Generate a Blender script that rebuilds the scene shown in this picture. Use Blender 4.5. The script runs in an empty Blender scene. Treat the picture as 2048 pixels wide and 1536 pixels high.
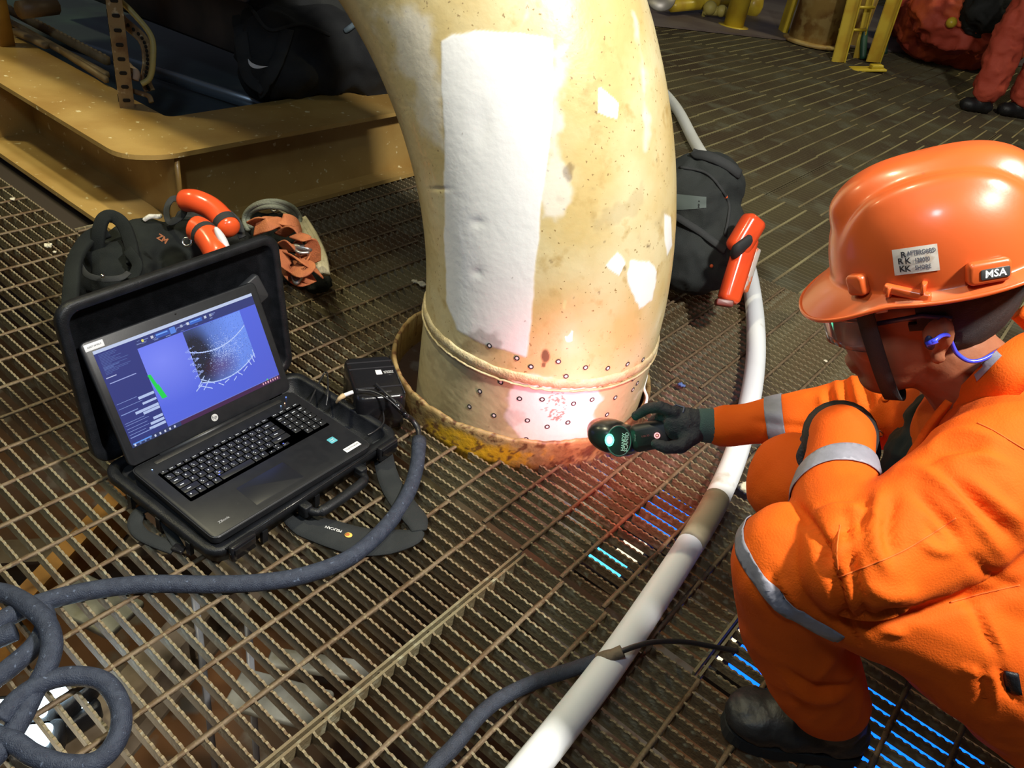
import bpy, bmesh, math, random
import numpy as np
from mathutils import Vector, Matrix, noise
random.seed(7)
PI = math.pi
SC = bpy.context.scene
COL = SC.collection

# ---------------------------------------------------------------- camera, world, lights, exposure
FPX, HC = 1606.98, 1.16815
RC = ((0.76416864, 0.62821031, 0.14628087), (0.45742028, -0.36790341, -0.80957629), (-0.45476694, 0.68556465, -0.56849638))
cam_d = bpy.data.cameras.new('camera'); cam = bpy.data.objects.new('camera', cam_d); COL.objects.link(cam)
cam_d.sensor_fit = 'HORIZONTAL'; cam_d.sensor_width = 36.0; cam_d.lens = FPX / 2048 * 36.0
cam_d.clip_start = 0.02
_m = Matrix.Identity(4)
for i in range(3):
    _m[i][0] = RC[0][i]; _m[i][1] = -RC[1][i]; _m[i][2] = -RC[2][i]
_m.translation = (0, 0, HC)
cam.matrix_world = _m
SC.camera = cam
w = bpy.data.worlds.new('world'); SC.world = w; w.use_nodes = True
w.node_tree.nodes['Background'].inputs[0].default_value = (0.55, 0.6, 0.75, 1)
w.node_tree.nodes['Background'].inputs[1].default_value = 0.06
SC.view_settings.view_transform = 'Standard'; SC.view_settings.look = 'None'
SC.view_settings.gamma = 1; SC.view_settings.use_curve_mapping = False
SC.view_settings.exposure = 0.0

def lamp(name, kind, loc, target, energy, color, size=0.1, size_y=None, **kw):
    d = bpy.data.lights.new(name, kind); d.energy = energy; d.color = color
    if kind == 'AREA':
        d.size = size
        if size_y: d.shape = 'RECTANGLE'; d.size_y = size_y
    elif kind in ('POINT', 'SPOT'): d.shadow_soft_size = size
    for k, v in kw.items(): setattr(d, k, v)
    o = bpy.data.objects.new(name, d); COL.objects.link(o); o.location = loc
    if target is not None:
        o.rotation_euler = (Vector(target) - Vector(loc)).to_track_quat('-Z', 'Y').to_euler()
    return o
lamp('flood_lamp_light', 'AREA', (0.88, 0.92, 2.80), (-0.6, 1.25, 0.3), 142, (1.0, 0.96, 0.87), 0.22)
lamp('camera_side_fill_light', 'AREA', (-0.30, -0.50, 2.3), (-0.9, 1.1, 0.2), 13, (0.70, 0.86, 1.0), 0.25)  # cool fill light, added to lift the grating and laptop
lamp('far_floor_fill_light', 'SPOT', (0.2, 7.2, 4.4), (-1.7, 6.6, 0), 400, (1.0, 0.92, 0.55), 0.4, spot_size=1.75, spot_blend=0.8)  # unseen spot, added to light the far floor
lamp('skid_side_lamp_light', 'AREA', (-1.75, 0.50, 3.0), (-2.3, 0.9, 0), 50, (1.0, 0.92, 0.60), 0.12)
lamp('skid_end_fill_light', 'AREA', (-3.7, 0.15, 2.5), (-3.0, 1.2, 0.2), 24, (1.0, 0.90, 0.50), 0.15)  # unseen fill, added to light the strut and left flange

# ---------------------------------------------------------------- projection helpers (survey of the photo)
def ray(x, y, dep):
    v = ((x - 1024) / FPX, (y - 768) / FPX, 1.0)
    return Vector(tuple(sum(RC[k][i] * v[k] for k in range(3)) * dep for i in range(3))) + Vector((0, 0, HC))
def at(x, y, z=0.0):
    v = ((x - 1024) / FPX, (y - 768) / FPX, 1.0)
    d = [sum(RC[k][i] * v[k] for k in range(3)) for i in range(3)]
    t = (z - HC) / d[2]
    return Vector((d[0] * t, d[1] * t, z))
def camdir(x, y, z):
    "vector given as image right, image down, into the picture"
    return Vector(tuple(RC[0][i] * x + RC[1][i] * y + RC[2][i] * z for i in range(3)))

# ---------------------------------------------------------------- materials
MATS = {}
def mat(name, color, rough=0.6, metal=0.0, color2=None, scale=12.0, detail=4.0, lo=0.42, hi=0.6, color3=None, scale3=60.0, lo3=0.6, hi3=0.68,
        bump=0.0, bscale=None, coat=0.0, trans=0.0, sheen=0.0, emit=None, estr=0.0, alpha=None, spec=None, stretch=None):
    if name in MATS: return MATS[name]
    m = bpy.data.materials.new(name); m.use_nodes = True; MATS[name] = m
    nt = m.node_tree; N = nt.nodes; L = nt.links; b = N['Principled BSDF']
    b.inputs['Base Color'].default_value = (*color, 1); b.inputs['Roughness'].default_value = rough; b.inputs['Metallic'].default_value = metal
    if spec is not None: b.inputs['Specular IOR Level'].default_value = spec
    if coat: b.inputs['Coat Weight'].default_value = coat; b.inputs['Coat Roughness'].default_value = 0.15
    if trans: b.inputs['Transmission Weight'].default_value = trans
    if sheen: b.inputs['Sheen Weight'].default_value = sheen
    if emit: b.inputs['Emission Color'].default_value = (*emit, 1); b.inputs['Emission Strength'].default_value = estr
    vec = None
    if color2 or bump or color3:
        tc = N.new('ShaderNodeTexCoord'); vec = tc.outputs['Object']
        if stretch:
            mp = N.new('ShaderNodeMapping'); mp.inputs['Scale'].default_value = stretch; L.new(vec, mp.inputs[0]); vec = mp.outputs[0]
    prev = None
    def layer(c, sc, lo_, hi_, prev, det=4.0):
        n = N.new('ShaderNodeTexNoise'); n.inputs['Scale'].default_value = sc; n.inputs['Detail'].default_value = det; L.new(vec, n.inputs['Vector'])
        r = N.new('ShaderNodeMapRange'); r.inputs[1].default_value = lo_; r.inputs[2].default_value = hi_; L.new(n.outputs[0], r.inputs[0])
        x = N.new('ShaderNodeMix'); x.data_type = 'RGBA'; L.new(r.outputs[0], x.inputs[0])
        if prev is None: x.inputs[6].default_value = (*color, 1)
        else: L.new(prev, x.inputs[6])
        x.inputs[7].default_value = (*c, 1)
        return x.outputs[2]
    if color2: prev = layer(color2, scale, lo, hi, prev, detail)
    if color3: prev = layer(color3, scale3, lo3, hi3, prev)
    if prev is not None: L.new(prev, b.inputs['Base Color'])
    if bump:
        n = N.new('ShaderNodeTexNoise'); n.inputs['Scale'].default_value = bscale or scale * 3; n.inputs['Detail'].default_value = 5; L.new(vec, n.inputs['Vector'])
        bp = N.new('ShaderNodeBump'); bp.inputs['Strength'].default_value = bump; bp.inputs['Distance'].default_value = 0.004
        L.new(n.outputs[0], bp.inputs['Height']); L.new(bp.outputs[0], b.inputs['Normal'])
    return m
def emis(name, color, s):
    if name in MATS: return MATS[name]
    m = bpy.data.materials.new(name); m.use_nodes = True; MATS[name] = m
    nt = m.node_tree; nt.nodes.clear(); e = nt.nodes.new('ShaderNodeEmission'); o = nt.nodes.new('ShaderNodeOutputMaterial')
    e.inputs[0].default_value = (*color, 1); e.inputs[1].default_value = s; nt.links.new(e.outputs[0], o.inputs[0]); return m

M_BAR = mat('rusty grating steel', (0.185, 0.158, 0.088), 0.66, 0.05, (0.14, 0.085, 0.040), 3.0, 6, 0.42, 0.62, (0.29, 0.27, 0.18), 45.0, 0.56, 0.70, bump=0.5, bscale=140)
M_TIP = mat('worn serration tip', (0.27, 0.22, 0.14), 0.5, 0.3, (0.18, 0.12, 0.065), 30.0, 3, 0.45, 0.65)
M_ROD = mat('grating cross rod steel', (0.175, 0.125, 0.076), 0.6, 0.25, (0.12, 0.072, 0.036), 9.0, 5, 0.42, 0.62, (0.25, 0.2, 0.11), 60, .58, .7, bump=0.5, bscale=160)
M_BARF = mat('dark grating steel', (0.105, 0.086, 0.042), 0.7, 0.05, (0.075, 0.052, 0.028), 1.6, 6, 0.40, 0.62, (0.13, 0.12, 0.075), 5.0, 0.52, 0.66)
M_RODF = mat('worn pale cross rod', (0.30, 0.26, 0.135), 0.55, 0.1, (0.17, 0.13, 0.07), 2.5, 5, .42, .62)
M_SKID = mat('ochre painted steel', (0.44, 0.285, 0.09), 0.42, 0.0, (0.35, 0.205, 0.055), 5.0, 5, 0.4, 0.65, (0.72, 0.62, 0.36), 38.0, 0.66, 0.70, bump=0.25, bscale=40, coat=0.25)
M_BLACKP = mat('black hard plastic', (0.007, 0.008, 0.010), 0.42, 0.0, (0.011, 0.012, 0.015), 40, 3, bump=0.25, bscale=500, spec=.35)
M_BLACKG = mat('glossy black plastic', (0.010, 0.010, 0.012), 0.18)
M_BLACKC = mat('black woven fabric', (0.020, 0.021, 0.022), 0.9, 0.0, (0.032, 0.034, 0.036), 9, 4, bump=0.5, bscale=700, spec=.2)
M_GREYC = mat('charcoal grey fabric', (0.016, 0.019, 0.018), 0.92, 0.0, (0.010, 0.012, 0.012), 8, 4, bump=0.5, bscale=600, spec=.2)
M_WEB = mat('black nylon webbing', (0.020, 0.022, 0.024), 0.75, bump=0.4, bscale=900)
M_ORANGEP = mat('glossy red orange plastic', (0.80, 0.095, 0.022), 0.25, 0.0, (0.70, 0.07, 0.018), 5, 3, coat=0.4)
M_HELM = mat('orange helmet shell', (0.66, 0.112, 0.022), 0.36, 0.0, (0.60, 0.098, 0.018), 5, 3, .4, .7, (0.55, 0.08, 0.02), 70, .74, .78, coat=0.35, bump=0.03, bscale=90)
M_COVER = mat('orange coverall fabric', (0.74, 0.112, 0.003), 0.8, 0.0, (0.68, 0.090, 0.002), 7, 4, .4, .62, bump=0.22, bscale=420, spec=.25)
M_SILVER = mat('grey reflective tape', (0.25, 0.25, 0.30), 0.55, 0.1, (0.20, 0.20, 0.24), 25, 3, bump=0.2, bscale=120)
M_SKIN = mat('tanned skin', (0.31, 0.115, 0.055), 0.55, 0.0, (0.26, 0.09, 0.042), 14, 4, bump=0.1, bscale=220)
M_HAIR = mat('black hair', (0.010, 0.008, 0.008), 0.6, bump=0.8, bscale=300, stretch=(1, 1, 6))
M_GLOVE = mat('dark coated glove', (0.022, 0.026, 0.036), 0.7, 0.0, (0.032, 0.036, 0.046), 30, 3, bump=0.5, bscale=300)
M_GCUFF = mat('grey green glove knit', (0.055, 0.105, 0.105), 0.9, bump=0.5, bscale=500)
M_BOOT = mat('black leather boot', (0.012, 0.012, 0.013), 0.5, 0.0, (0.02, 0.02, 0.022), 15, 3, bump=0.3, bscale=120)
M_WHITE = mat('white label', (0.75, 0.76, 0.78), 0.5)
M_INK = mat('dark print', (0.03, 0.03, 0.035), 0.6)
M_CHROME = mat('bright metal', (0.62, 0.62, 0.6), 0.25, 1.0)
M_YELLOW = mat('yellow painted steel', (0.62, 0.46, 0.035), 0.4, 0.0, (0.50, 0.33, 0.03), 6, 4, .45, .65, bump=0.2, coat=0.2)

# ---------------------------------------------------------------- mesh helpers
class MB:
    def __init__(s): s.v = []; s.f = []; s.m = []; s.s = []
    def add(s, vs, fs, mi=0, smooth=False, M=None):
        o = len(s.v)
        s.v += [tuple(M @ Vector(p)) if M is not None else tuple(p) for p in vs]
        for f in fs: s.f.append(tuple(o + i for i in f)); s.m.append(mi); s.s.append(smooth)
        return s
    def box(s, c, d, M=None, mi=0, bev=0.0):
        x, y, z = (q / 2 for q in d)
        if not bev:
            vs = [(c[0] + a * x, c[1] + b * y, c[2] + e * z) for a in (-1, 1) for b in (-1, 1) for e in (-1, 1)]
            return s.add(vs, [(0, 1, 3, 2), (4, 6, 7, 5), (0, 4, 5, 1), (2, 3, 7, 6), (0, 2, 6, 4), (1, 5, 7, 3)], mi, False, M)
        return s.rbox(c, d, bev, M, mi, 3)
    def rbox(s, c, d, r, M=None, mi=0, seg=4, rz=None, smooth=True):
        "box with rounded vertical edges (radius r) and small top and bottom chamfer rz"
        x, y, z = (q / 2 for q in d); r = min(r, x * .98, y * .98); rz = r * 0.5 if rz is None else rz; rz = min(rz, z * .95)
        def loop(ins, zz):
            out = []
            rr = max(r - ins, 1e-4)
            for (sx, sy, a0) in ((1, 1, 0), (-1, 1, 90), (-1, -1, 180), (1, -1, 270)):
                for k in range(seg + 1):
                    a = math.radians(a0 + 90 * k / seg)
                    out.append((c[0] + sx * (x - r) + rr * math.cos(a), c[1] + sy * (y - r) + rr * math.sin(a), c[2] + zz))
            return out
        loops = [loop(rz, -z), loop(rz * .3, -z + rz * .3), loop(0, -z + rz), loop(0, z - rz), loop(rz * .3, z - rz * .3), loop(rz, z)]
        n = len(loops[0]); vs = [p for l in loops for p in l]; fs = []
        for i in range(len(loops) - 1):
            for j in range(n): fs.append((i * n + j, i * n + (j + 1) % n, (i + 1) * n + (j + 1) % n, (i + 1) * n + j))
        fs.append(tuple(reversed(range(n)))); fs.append(tuple((len(loops) - 1) * n + j for j in range(n)))
        return s.add(vs, fs, mi, smooth, M)
    def tube(s, pts, r, seg=8, mi=0, cap=True, closed=False, flat=None, up=None, smooth=True):
        "swept tube; r scalar or list; flat=(w,h) sweeps a rectangle-ish section"
        pts = [Vector(p) for p in pts]; n = len(pts)
        rs = r if isinstance(r, (list, tuple)) else [r] * n
        T = []
        for i in range(n):
            if closed: t = pts[(i + 1) % n] - pts[i - 1]
            else: t = pts[min(i + 1, n - 1)] - pts[max(i - 1, 0)]
            if t.length < 1e-9: t = Vector((0, 0, 1))
            T.append(t.normalized())
        u = Vector(up) if up is not None else (Vector((0, 0, 1)) if abs(T[0].z) < .9 else Vector((1, 0, 0)))
        vs = []; fs = []
        for i in range(n):
            if up is not None: u = Vector(up)
            a = u - T[i] * u.dot(T[i])
            if a.length < 1e-6: a = T[i].orthogonal()
            a.normalize(); b = T[i].cross(a); u = a
            for k in range(seg):
                th = 2 * PI * k / seg
                if flat:
                    ct, st = math.cos(th), math.sin(th); e = .35
                    cx = math.copysign(abs(ct) ** e, ct) * flat[1] / 2 * rs[i]; cy = math.copysign(abs(st) ** e, st) * flat[0] / 2 * rs[i]
                    vs.append(pts[i] + a * cx + b * cy)
                else: vs.append(pts[i] + (a * math.cos(th) + b * math.sin(th)) * rs[i])
        m = n if closed else n - 1
        for i in range(m):
            for k in range(seg): fs.append((i * seg + k, i * seg + (k + 1) % seg, ((i + 1) % n) * seg + (k + 1) % seg, ((i + 1) % n) * seg + k))
        if cap and not closed: fs.append(tuple(reversed(range(seg)))); fs.append(tuple((n - 1) * seg + k for k in range(seg)))
        return s.add(vs, fs, mi, smooth)
    def cyl(s, p0, p1, r0, r1=None, seg=16, mi=0, smooth=True): return s.tube([p0, p1], [r0, r0 if r1 is None else r1], seg, mi, smooth=smooth)
    def lathe(s, prof, seg=24, M=None, mi=0, smooth=True, closed=False):
        n = len(prof); vs = []; fs = []
        for (r, z) in prof:
            for k in range(seg):
                a = 2 * PI * k / seg; vs.append((r * math.cos(a), r * math.sin(a), z))
        for i in range(n - 1 if not closed else n):
            j = (i + 1) % n
            for k in range(seg): fs.append((i * seg + k, i * seg + (k + 1) % seg, j * seg + (k + 1) % seg, j * seg + k))
        if not closed:
            fs.append(tuple(reversed(range(seg)))); fs.append(tuple((n - 1) * seg + k for k in range(seg)))
        return s.add(vs, fs, mi, smooth, M)
    def sph(s, c, r, seg=16, rings=10, M=None, mi=0):
        rx, ry, rz = (r, r, r) if not isinstance(r, (tuple, list)) else r
        vs = [(c[0], c[1], c[2] - rz)]; fs = []
        for i in range(1, rings):
            a = -PI / 2 + PI * i / rings
            for k in range(seg):
                b = 2 * PI * k / seg; vs.append((c[0] + rx * math.cos(a) * math.cos(b), c[1] + ry * math.cos(a) * math.sin(b), c[2] + rz * math.sin(a)))
        vs.append((c[0], c[1], c[2] + rz)); t = len(vs) - 1
        for k in range(seg): fs.append((0, 1 + (k + 1) % seg, 1 + k)); fs.append((t, t - seg + k, t - seg + (k + 1) % seg))
        for i in range(rings - 2):
            for k in range(seg):
                a = 1 + i * seg; fs.append((a + k, a + (k + 1) % seg, a + seg + (k + 1) % seg, a + seg + k))
        return s.add(vs, fs, mi, True, M)
    def prism(s, poly, z0, z1, M=None, mi=0):
        n = len(poly); vs = [(x, y, z0) for x, y in poly] + [(x, y, z1) for x, y in poly]
        fs = [tuple(reversed(range(n))), tuple(range(n, 2 * n))] + [(i, (i + 1) % n, n + (i + 1) % n, n + i) for i in range(n)]
        return s.add(vs, fs, mi, False, M)
    def mesh(s, name, mats):
        me = bpy.data.meshes.new(name); me.from_pydata(s.v, [], s.f)
        for m in (mats if isinstance(mats, (list, tuple)) else [mats]): me.materials.append(m)
        me.polygons.foreach_set('material_index', s.m); me.polygons.foreach_set('use_smooth', s.s); me.update()
        return me
    def build(s, name, mats, parent=None, **kw):
        return link(name, s.mesh(name, mats), parent, **kw)

def link(name, me, parent=None, label=None, cat=None, group=None, kind=None, M=None, fix=True):
    o = bpy.data.objects.new(name, me); COL.objects.link(o)
    if M is not None: o.matrix_world = M
    if parent is not None:
        o.parent = parent
        if fix: o.matrix_parent_inverse = parent.matrix_basis.inverted() if parent.parent is None else (PW[parent.name]).inverted()
    PW[o.name] = o.matrix_basis.copy()
    tag(o, label, cat, group, kind); return o
PW = {}
def tag(o, label=None, cat=None, group=None, kind=None):
    if label: o['label'] = label
    if cat: o['category'] = cat
    if group: o['group'] = group
    if kind: o['kind'] = kind
    return o
def empty(name, loc, label=None, cat=None, group=None, kind=None):
    o = bpy.data.objects.new(name, None); COL.objects.link(o); o.location = loc; o.empty_display_size = .05
    PW[o.name] = Matrix.Translation(loc); tag(o, label, cat, group, kind); return o
def spline(pts, n=12, closed=False):
    P = [Vector(p) for p in pts]; out = []; m = len(P)
    rng = range(m) if closed else range(m - 1)
    for i in rng:
        g = lambda k: P[k % m] if closed else P[max(0, min(m - 1, k))]
        a, b, c, d = g(i - 1), g(i), g(i + 1), g(i + 2)
        for k in range(n):
            t = k / n; out.append(0.5 * ((2 * b) + (c - a) * t + (2 * a - 5 * b + 4 * c - d) * t * t + (3 * b - a - 3 * c + d) * t ** 3))
    if not closed: out.append(P[-1])
    return out
def textmesh(body, size, M, mi=0, depth=0.0004, bold=0.0):
    cu = bpy.data.curves.new('t', 'FONT'); cu.body = body; cu.size = size; cu.align_x = 'CENTER'; cu.align_y = 'CENTER'; cu.extrude = depth; cu.offset = bold; cu.resolution_u = 2
    o = bpy.data.objects.new('t', cu); COL.objects.link(o); dg = bpy.context.evaluated_depsgraph_get()
    me = bpy.data.meshes.new_from_object(o.evaluated_get(dg)); bpy.data.objects.remove(o)
    mb = MB(); mb.add([v.co[:] for v in me.vertices], [tuple(p.vertices) for p in me.polygons], mi, False, M); bpy.data.meshes.remove(me)
    return mb
def frame(o, x, y=None, z=None):
    "matrix with origin o, x axis and a hint for z (or y)"
    x = Vector(x).normalized()
    if z is not None: z = Vector(z); y = z.cross(x).normalized(); z = x.cross(y)
    else: y = Vector(y); z = x.cross(y).normalized(); y = z.cross(x)
    m = Matrix.Identity(4)
    for i in range(3): m[i][0] = x[i]; m[i][1] = y[i]; m[i][2] = z[i]
    m.translation = Vector(o); return m
def remesh(mb, voxel, smooth_it=4, subsurf=0):
    "melt overlapping shapes into one continuous surface"
    me = mb.mesh('tmp', M_BAR); o = bpy.data.objects.new('tmp', me); COL.objects.link(o)
    r = o.modifiers.new('r', 'REMESH'); r.mode = 'VOXEL'; r.voxel_size = voxel; r.use_smooth_shade = True
    if smooth_it: sm = o.modifiers.new('s', 'SMOOTH'); sm.iterations = smooth_it; sm.factor = 0.5
    dg = bpy.context.evaluated_depsgraph_get(); out = bpy.data.meshes.new_from_object(o.evaluated_get(dg))
    bpy.data.objects.remove(o); out.materials.clear(); return out
def displace(me, fn):
    n = len(me.vertices); co = np.empty(n * 3, 'f4'); no = np.empty(n * 3, 'f4')
    me.vertices.foreach_get('co', co); me.vertex_normals.foreach_get('vector', no)
    co = co.reshape(-1, 3); no = no.reshape(-1, 3)
    co = fn(co, no).astype('f4'); me.vertices.foreach_set('co', co.ravel()); me.update()
def fbm(co, s, off=0.0, oct_=2):
    return np.array([noise.fractal((float(p[0]) * s + off, float(p[1]) * s + off, float(p[2]) * s), 0.9, 2.0, oct_) for p in co])
# ================================================================ FLOOR: serrated steel grating
PITCH, BT, BD, TP = 0.02907, 0.0042, 0.0290, 0.0143
floor = empty('floor', (-0.9, 1.0, 0), kind='structure')
_bars = {}
def bar_mesh(L, fine=True):
    k = (round(L, 2), fine, BD)
    if k in _bars: return _bars[k]
    mb = MB(); h = BT / 2
    if not fine:
        mb.box((L / 2, 0, -BD / 2), (L, BT, BD))
    else:
        n = max(1, int(round(L / TP))); p = L / n; prof = []
        for i in range(n):
            prof += [(i * p, -0.0026), (i * p + p * .22, 0.0), (i * p + p * .55, 0.0), (i * p + p * .80, -0.0026)]
        prof.append((L, -0.0026)); m = len(prof)
        vs = [(x, -h, z) for x, z in prof] + [(x, h, z) for x, z in prof] + [(0, -h, -BD), (L, -h, -BD), (0, h, -BD), (L, h, -BD)]
        # fans for the sides through one strip just under the teeth
        vs += [(x, -h, -.004) for x, z in prof[::4]] + [(x, h, -.004) for x, z in prof[::4]]
        q0 = 2 * m + 4; nq = len(prof[::4])
        fs = []; mi = []
        for i in range(m - 1):
            fs.append((i, i + 1, m + i + 1, m + i)); mi.append(1 if i % 4 == 1 else 0)
        for i in range(n):
            a = q0 + i; b = q0 + i + 1; s = i * 4
            fs.append((s, a, b, s + 4, s + 3, s + 2, s + 1)); mi.append(0)
            a2 = q0 + nq + i; b2 = a2 + 1
            fs.append((m + s, m + s + 1, m + s + 2, m + s + 3, m + s + 4, b2, a2)); mi.append(0)
        fs.append(tuple([2 * m, 2 * m + 1] + [q0 + i for i in range(nq - 1, -1, -1)])); mi.append(0)
        fs.append(tuple([2 * m + 2] + [q0 + nq + i for i in range(nq)] + [2 * m + 3])); mi.append(0)
        fs.append((2 * m, 2 * m + 2, 2 * m + 3, 2 * m + 1)); mi.append(0)
        mb.add(vs, fs); mb.m = mi
    me = mb.mesh('bearing_bar', [M_BAR, M_TIP]); _bars[k] = me; return me
_rods = {}
def rod_mesh(L):
    k = round(L, 2)
    if k in _rods: return _rods[k]
    mb = MB(); n = max(2, int(L / 0.012)); pts = [(0, L * i / n, -.0028) for i in range(n + 1)]
    # twisted square rod, slightly proud of the bars
    vs = []; fs = []
    for i in range(n + 1):
        a = i * 0.5
        for q in range(4):
            th = a * .35 + q * PI / 2 + PI / 4
            vs.append((0.0058 * math.cos(th), L * i / n, -.0028 + 0.0036 * math.sin(th)))
    for i in range(n):
        for q in range(4): fs.append((i * 4 + q, i * 4 + (q + 1) % 4, i * 4 + 4 + (q + 1) % 4, i * 4 + 4 + q))
    mb.add(vs, fs, 0, True); me = mb.mesh('cross_rod', [M_ROD]); _rods[k] = me; return me
HCX, HCY, HR = -0.935, 1.440, 0.326   # round opening for the pipe
def spans(x0, x1, y):
    d = HR ** 2 - (y - HCY) ** 2
    if d <= 0: return [(x0, x1)]
    s = math.sqrt(d); out = []
    if HCX - s > x0 + .02: out.append((x0, min(x1, HCX - s)))
    if HCX + s < x1 - .02: out.append((max(x0, HCX + s), x1))
    return out
def spans_y(y0, y1, x):
    d = HR ** 2 - (x - HCX) ** 2
    if d <= 0: return [(y0, y1)]
    s = math.sqrt(d); out = []
    if HCY - s > y0 + .02: out.append((y0, min(y1, HCY - s)))
    if HCY + s < y1 - .02: out.append((max(y0, HCY + s), y1))
    return [q for q in out if q[1] > q[0]]
def panel(x0, x1, y0, y1, rod0, fine=True, objs=True):
    mb = MB()
    for x in (x0 + .0025, x1 - .0025):      # banding bars at both ends
        for a, b in spans_y(y0, y1, x): mb.box((x, (a + b) / 2, -BD / 2 + .0002), (.005, b - a, BD))
    ys = []; y = y1 - .003
    while y > y0 + .002: ys.append(y); y -= PITCH
    xs = []; x = rod0 - math.floor((rod0 - x0) / .1) * .1 + (.0 if True else 0)
    while x < x1 - .012:
        if x > x0 + .012: xs.append(x)
        x += .1
    if objs:
        p = mb.build('grating_panel', M_BAR, floor)
        for y in ys:
            for a, b in spans(x0, x1, y):
                o = link('bearing_bar', bar_mesh(b - a, fine), p, M=Matrix.Translation((a + random.uniform(-.004, 0), y + random.uniform(-.0006, .0006), random.uniform(-.0008, 0))))
        for x in xs:
            for a, b in spans_y(y0, y1, x): link('cross_rod', rod_mesh(b - a), p, M=Matrix.Translation((x + random.uniform(-.001, .001), a, 0)))
    else:
        for y in ys:
            for a, b in spans(x0, x1, y): mb.box(((a + b) / 2, y, -BD / 2), (b - a, BT, BD))
        for x in xs:
            for a, b in spans_y(y0, y1, x): mb.box((x, (a + b) / 2, -.002), (.009, b - a, .0062), mi=1)
        mb.build('grating_panel', [M_BARF, M_RODF], floor, kind='stuff')
panel(-3.40, -0.5560, -0.12, 0.980, -0.6516)
panel(-0.5500, 0.75, -0.12, 0.980, -0.4516)
BD = 0.0215      # lighter grating beyond the seam
panel(-2.28, -0.1640, 0.985, 1.800, -0.2620)
panel(-0.1580, 0.95, 0.985, 1.800, -0.0620)
BD = 0.026
panel(-2.10, 0.60, 1.806, 2.612, -0.595)
rows = [(2.618, 3.42, -2.9, 0.3), (3.426, 4.23, -4.2, 0.3), (4.236, 5.15, -4.9, 0.2), (5.156, 6.05, -5.9, .2), (6.056, 6.95, -6.3, 0.2), (6.956, 7.85, -6.6, .2), (7.856, 8.75, -7.0, .2), (8.756, 9.65, -7.2, 0.2), (9.656, 11.2, -7.6, .2), (11.206, 13.2, -8.5, 1.0), (13.206, 15.2, -9, 1.5)]
for i, (a, b, x0, x1) in enumerate(rows):
    cuts = [x1]; x = x1 - 0.6 - (i * 0.83) % 2.2
    while x > x0: cuts.append(x); x -= 3.0
    cuts.append(x0)
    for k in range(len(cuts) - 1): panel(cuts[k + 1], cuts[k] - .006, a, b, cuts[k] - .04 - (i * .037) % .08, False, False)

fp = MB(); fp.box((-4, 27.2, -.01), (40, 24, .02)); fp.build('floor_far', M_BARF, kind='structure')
fp = MB(); fp.box((-4.9, 1.03, -.045), (5.4, .10, .02)); fp.build('seat_beam', mat('dark recess steel', (.03, .02, .012), .8), floor)
# ---- what shows through the grating: lower level of the platform
M_LOW = mat('rust stained lower plate', (0.10, 0.055, 0.030), 0.7, 0.0, (0.16, 0.065, 0.018), 2.2, 5, .42, .6, (0.17, 0.14, 0.11), 5, .56, .66, bump=.4, bscale=20)
M_LOWB = mat('stained grey brown steel', (0.17, 0.13, 0.09), 0.6, 0.1, (0.10, 0.07, 0.04), 7, 4, bump=.3)
M_OCH = mat('rusty ochre steel', (0.42, 0.20, 0.04), 0.6, 0.0, (0.25, 0.10, 0.02), 9, 4)
lf = MB(); lf.box((-1.2, 8, -1.62), (40, 50, .04)); lf.build('lower_deck_plate', M_LOW, kind='structure')
def beam_under(x, y, z, L, ang, w_, h, m, label):
    mb = MB(); M = Matrix.Translation((x, y, z)) @ Matrix.Rotation(ang, 4, 'Z')
    t = .012
    mb.box((0, 0, -t / 2), (L, w_, t), M); mb.box((0, 0, -h + t / 2), (L, w_, t), M); mb.box((0, 0, -h / 2), (L, t, h - 2 * t), M)
    o = empty('support_beam', (x, y, z), label, 'beam'); mb.build('beam_section', m, o); return o
beam_under(-1.05, 0.30, -0.42, 2.6, 1.92, .07, .16, M_LOWB, 'brown steel beam under the grating, below the laptop')
beam_under(-1.46, 0.10, -0.60, 2.2, 2.05, .05, .14, M_OCH, 'rusty ochre beam seen through the grating left of the laptop')
beam_under(-0.45, 0.25, -0.50, 2.0, 0.30, .06, .12, M_LOWB, 'grey brown steel beam under the grating beside the thin conduits')
beam_under(-1.9, 0.55, -0.75, 2.0, 0.9, .09, .16, M_LOWB, 'dark beam crossing under the grating at the left edge')
for i, (px, py, dp, lab) in enumerate(((388, 1180, 1.75, 'thin pale vertical conduit under the grating, left of the pair'), (497, 1260, 1.75, 'thin pale vertical conduit under the grating, right of the pair'))):
    p = ray(px, py, dp); mb = MB(); mb.cyl((p.x, p.y, -1.6), (p.x, p.y, p.z + .02), .0085, seg=10)
    mb.build('conduit', mat('pale galvanised conduit', (.36, .38, .42), .4, .4), label=lab, cat='conduit')
for (px, py, z, sx, sy, an, lab) in ((560, 1400, -.50, .22, .10, .5, 'pale plate under the grating near the bottom edge'), (640, 1330, -.5, .24, .05, .62, 'narrow pale strip under the grating at the bottom middle'),
                                     (190, 1210, -.55, .2, .12, .3, 'small grey plate under the grating beside the cable coil')):
    p = at(px, py, z); mb = MB(); mb.rbox((0, 0, 0), (sx, sy, .02), .01, Matrix.Translation(p) @ Matrix.Rotation(an, 4, 'Z'))
    mb.build('bracket_plate', mat('pale zinc plate', (.34, .34, .30), .5, .2, (.2, .19, .14), 10), label=lab, cat='plate')
M_BLU = emis('blue under-deck glow', (0.004, 0.12, 1.0), 3.0); M_WHT = emis('white floodlight lens', (0.62, 0.85, 1.0), 14.0); M_CRM = emis('cream under-deck glow', (1.0, .88, .6), 1.4)  # blue and cream are added glow, white is a lamp lens
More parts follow.
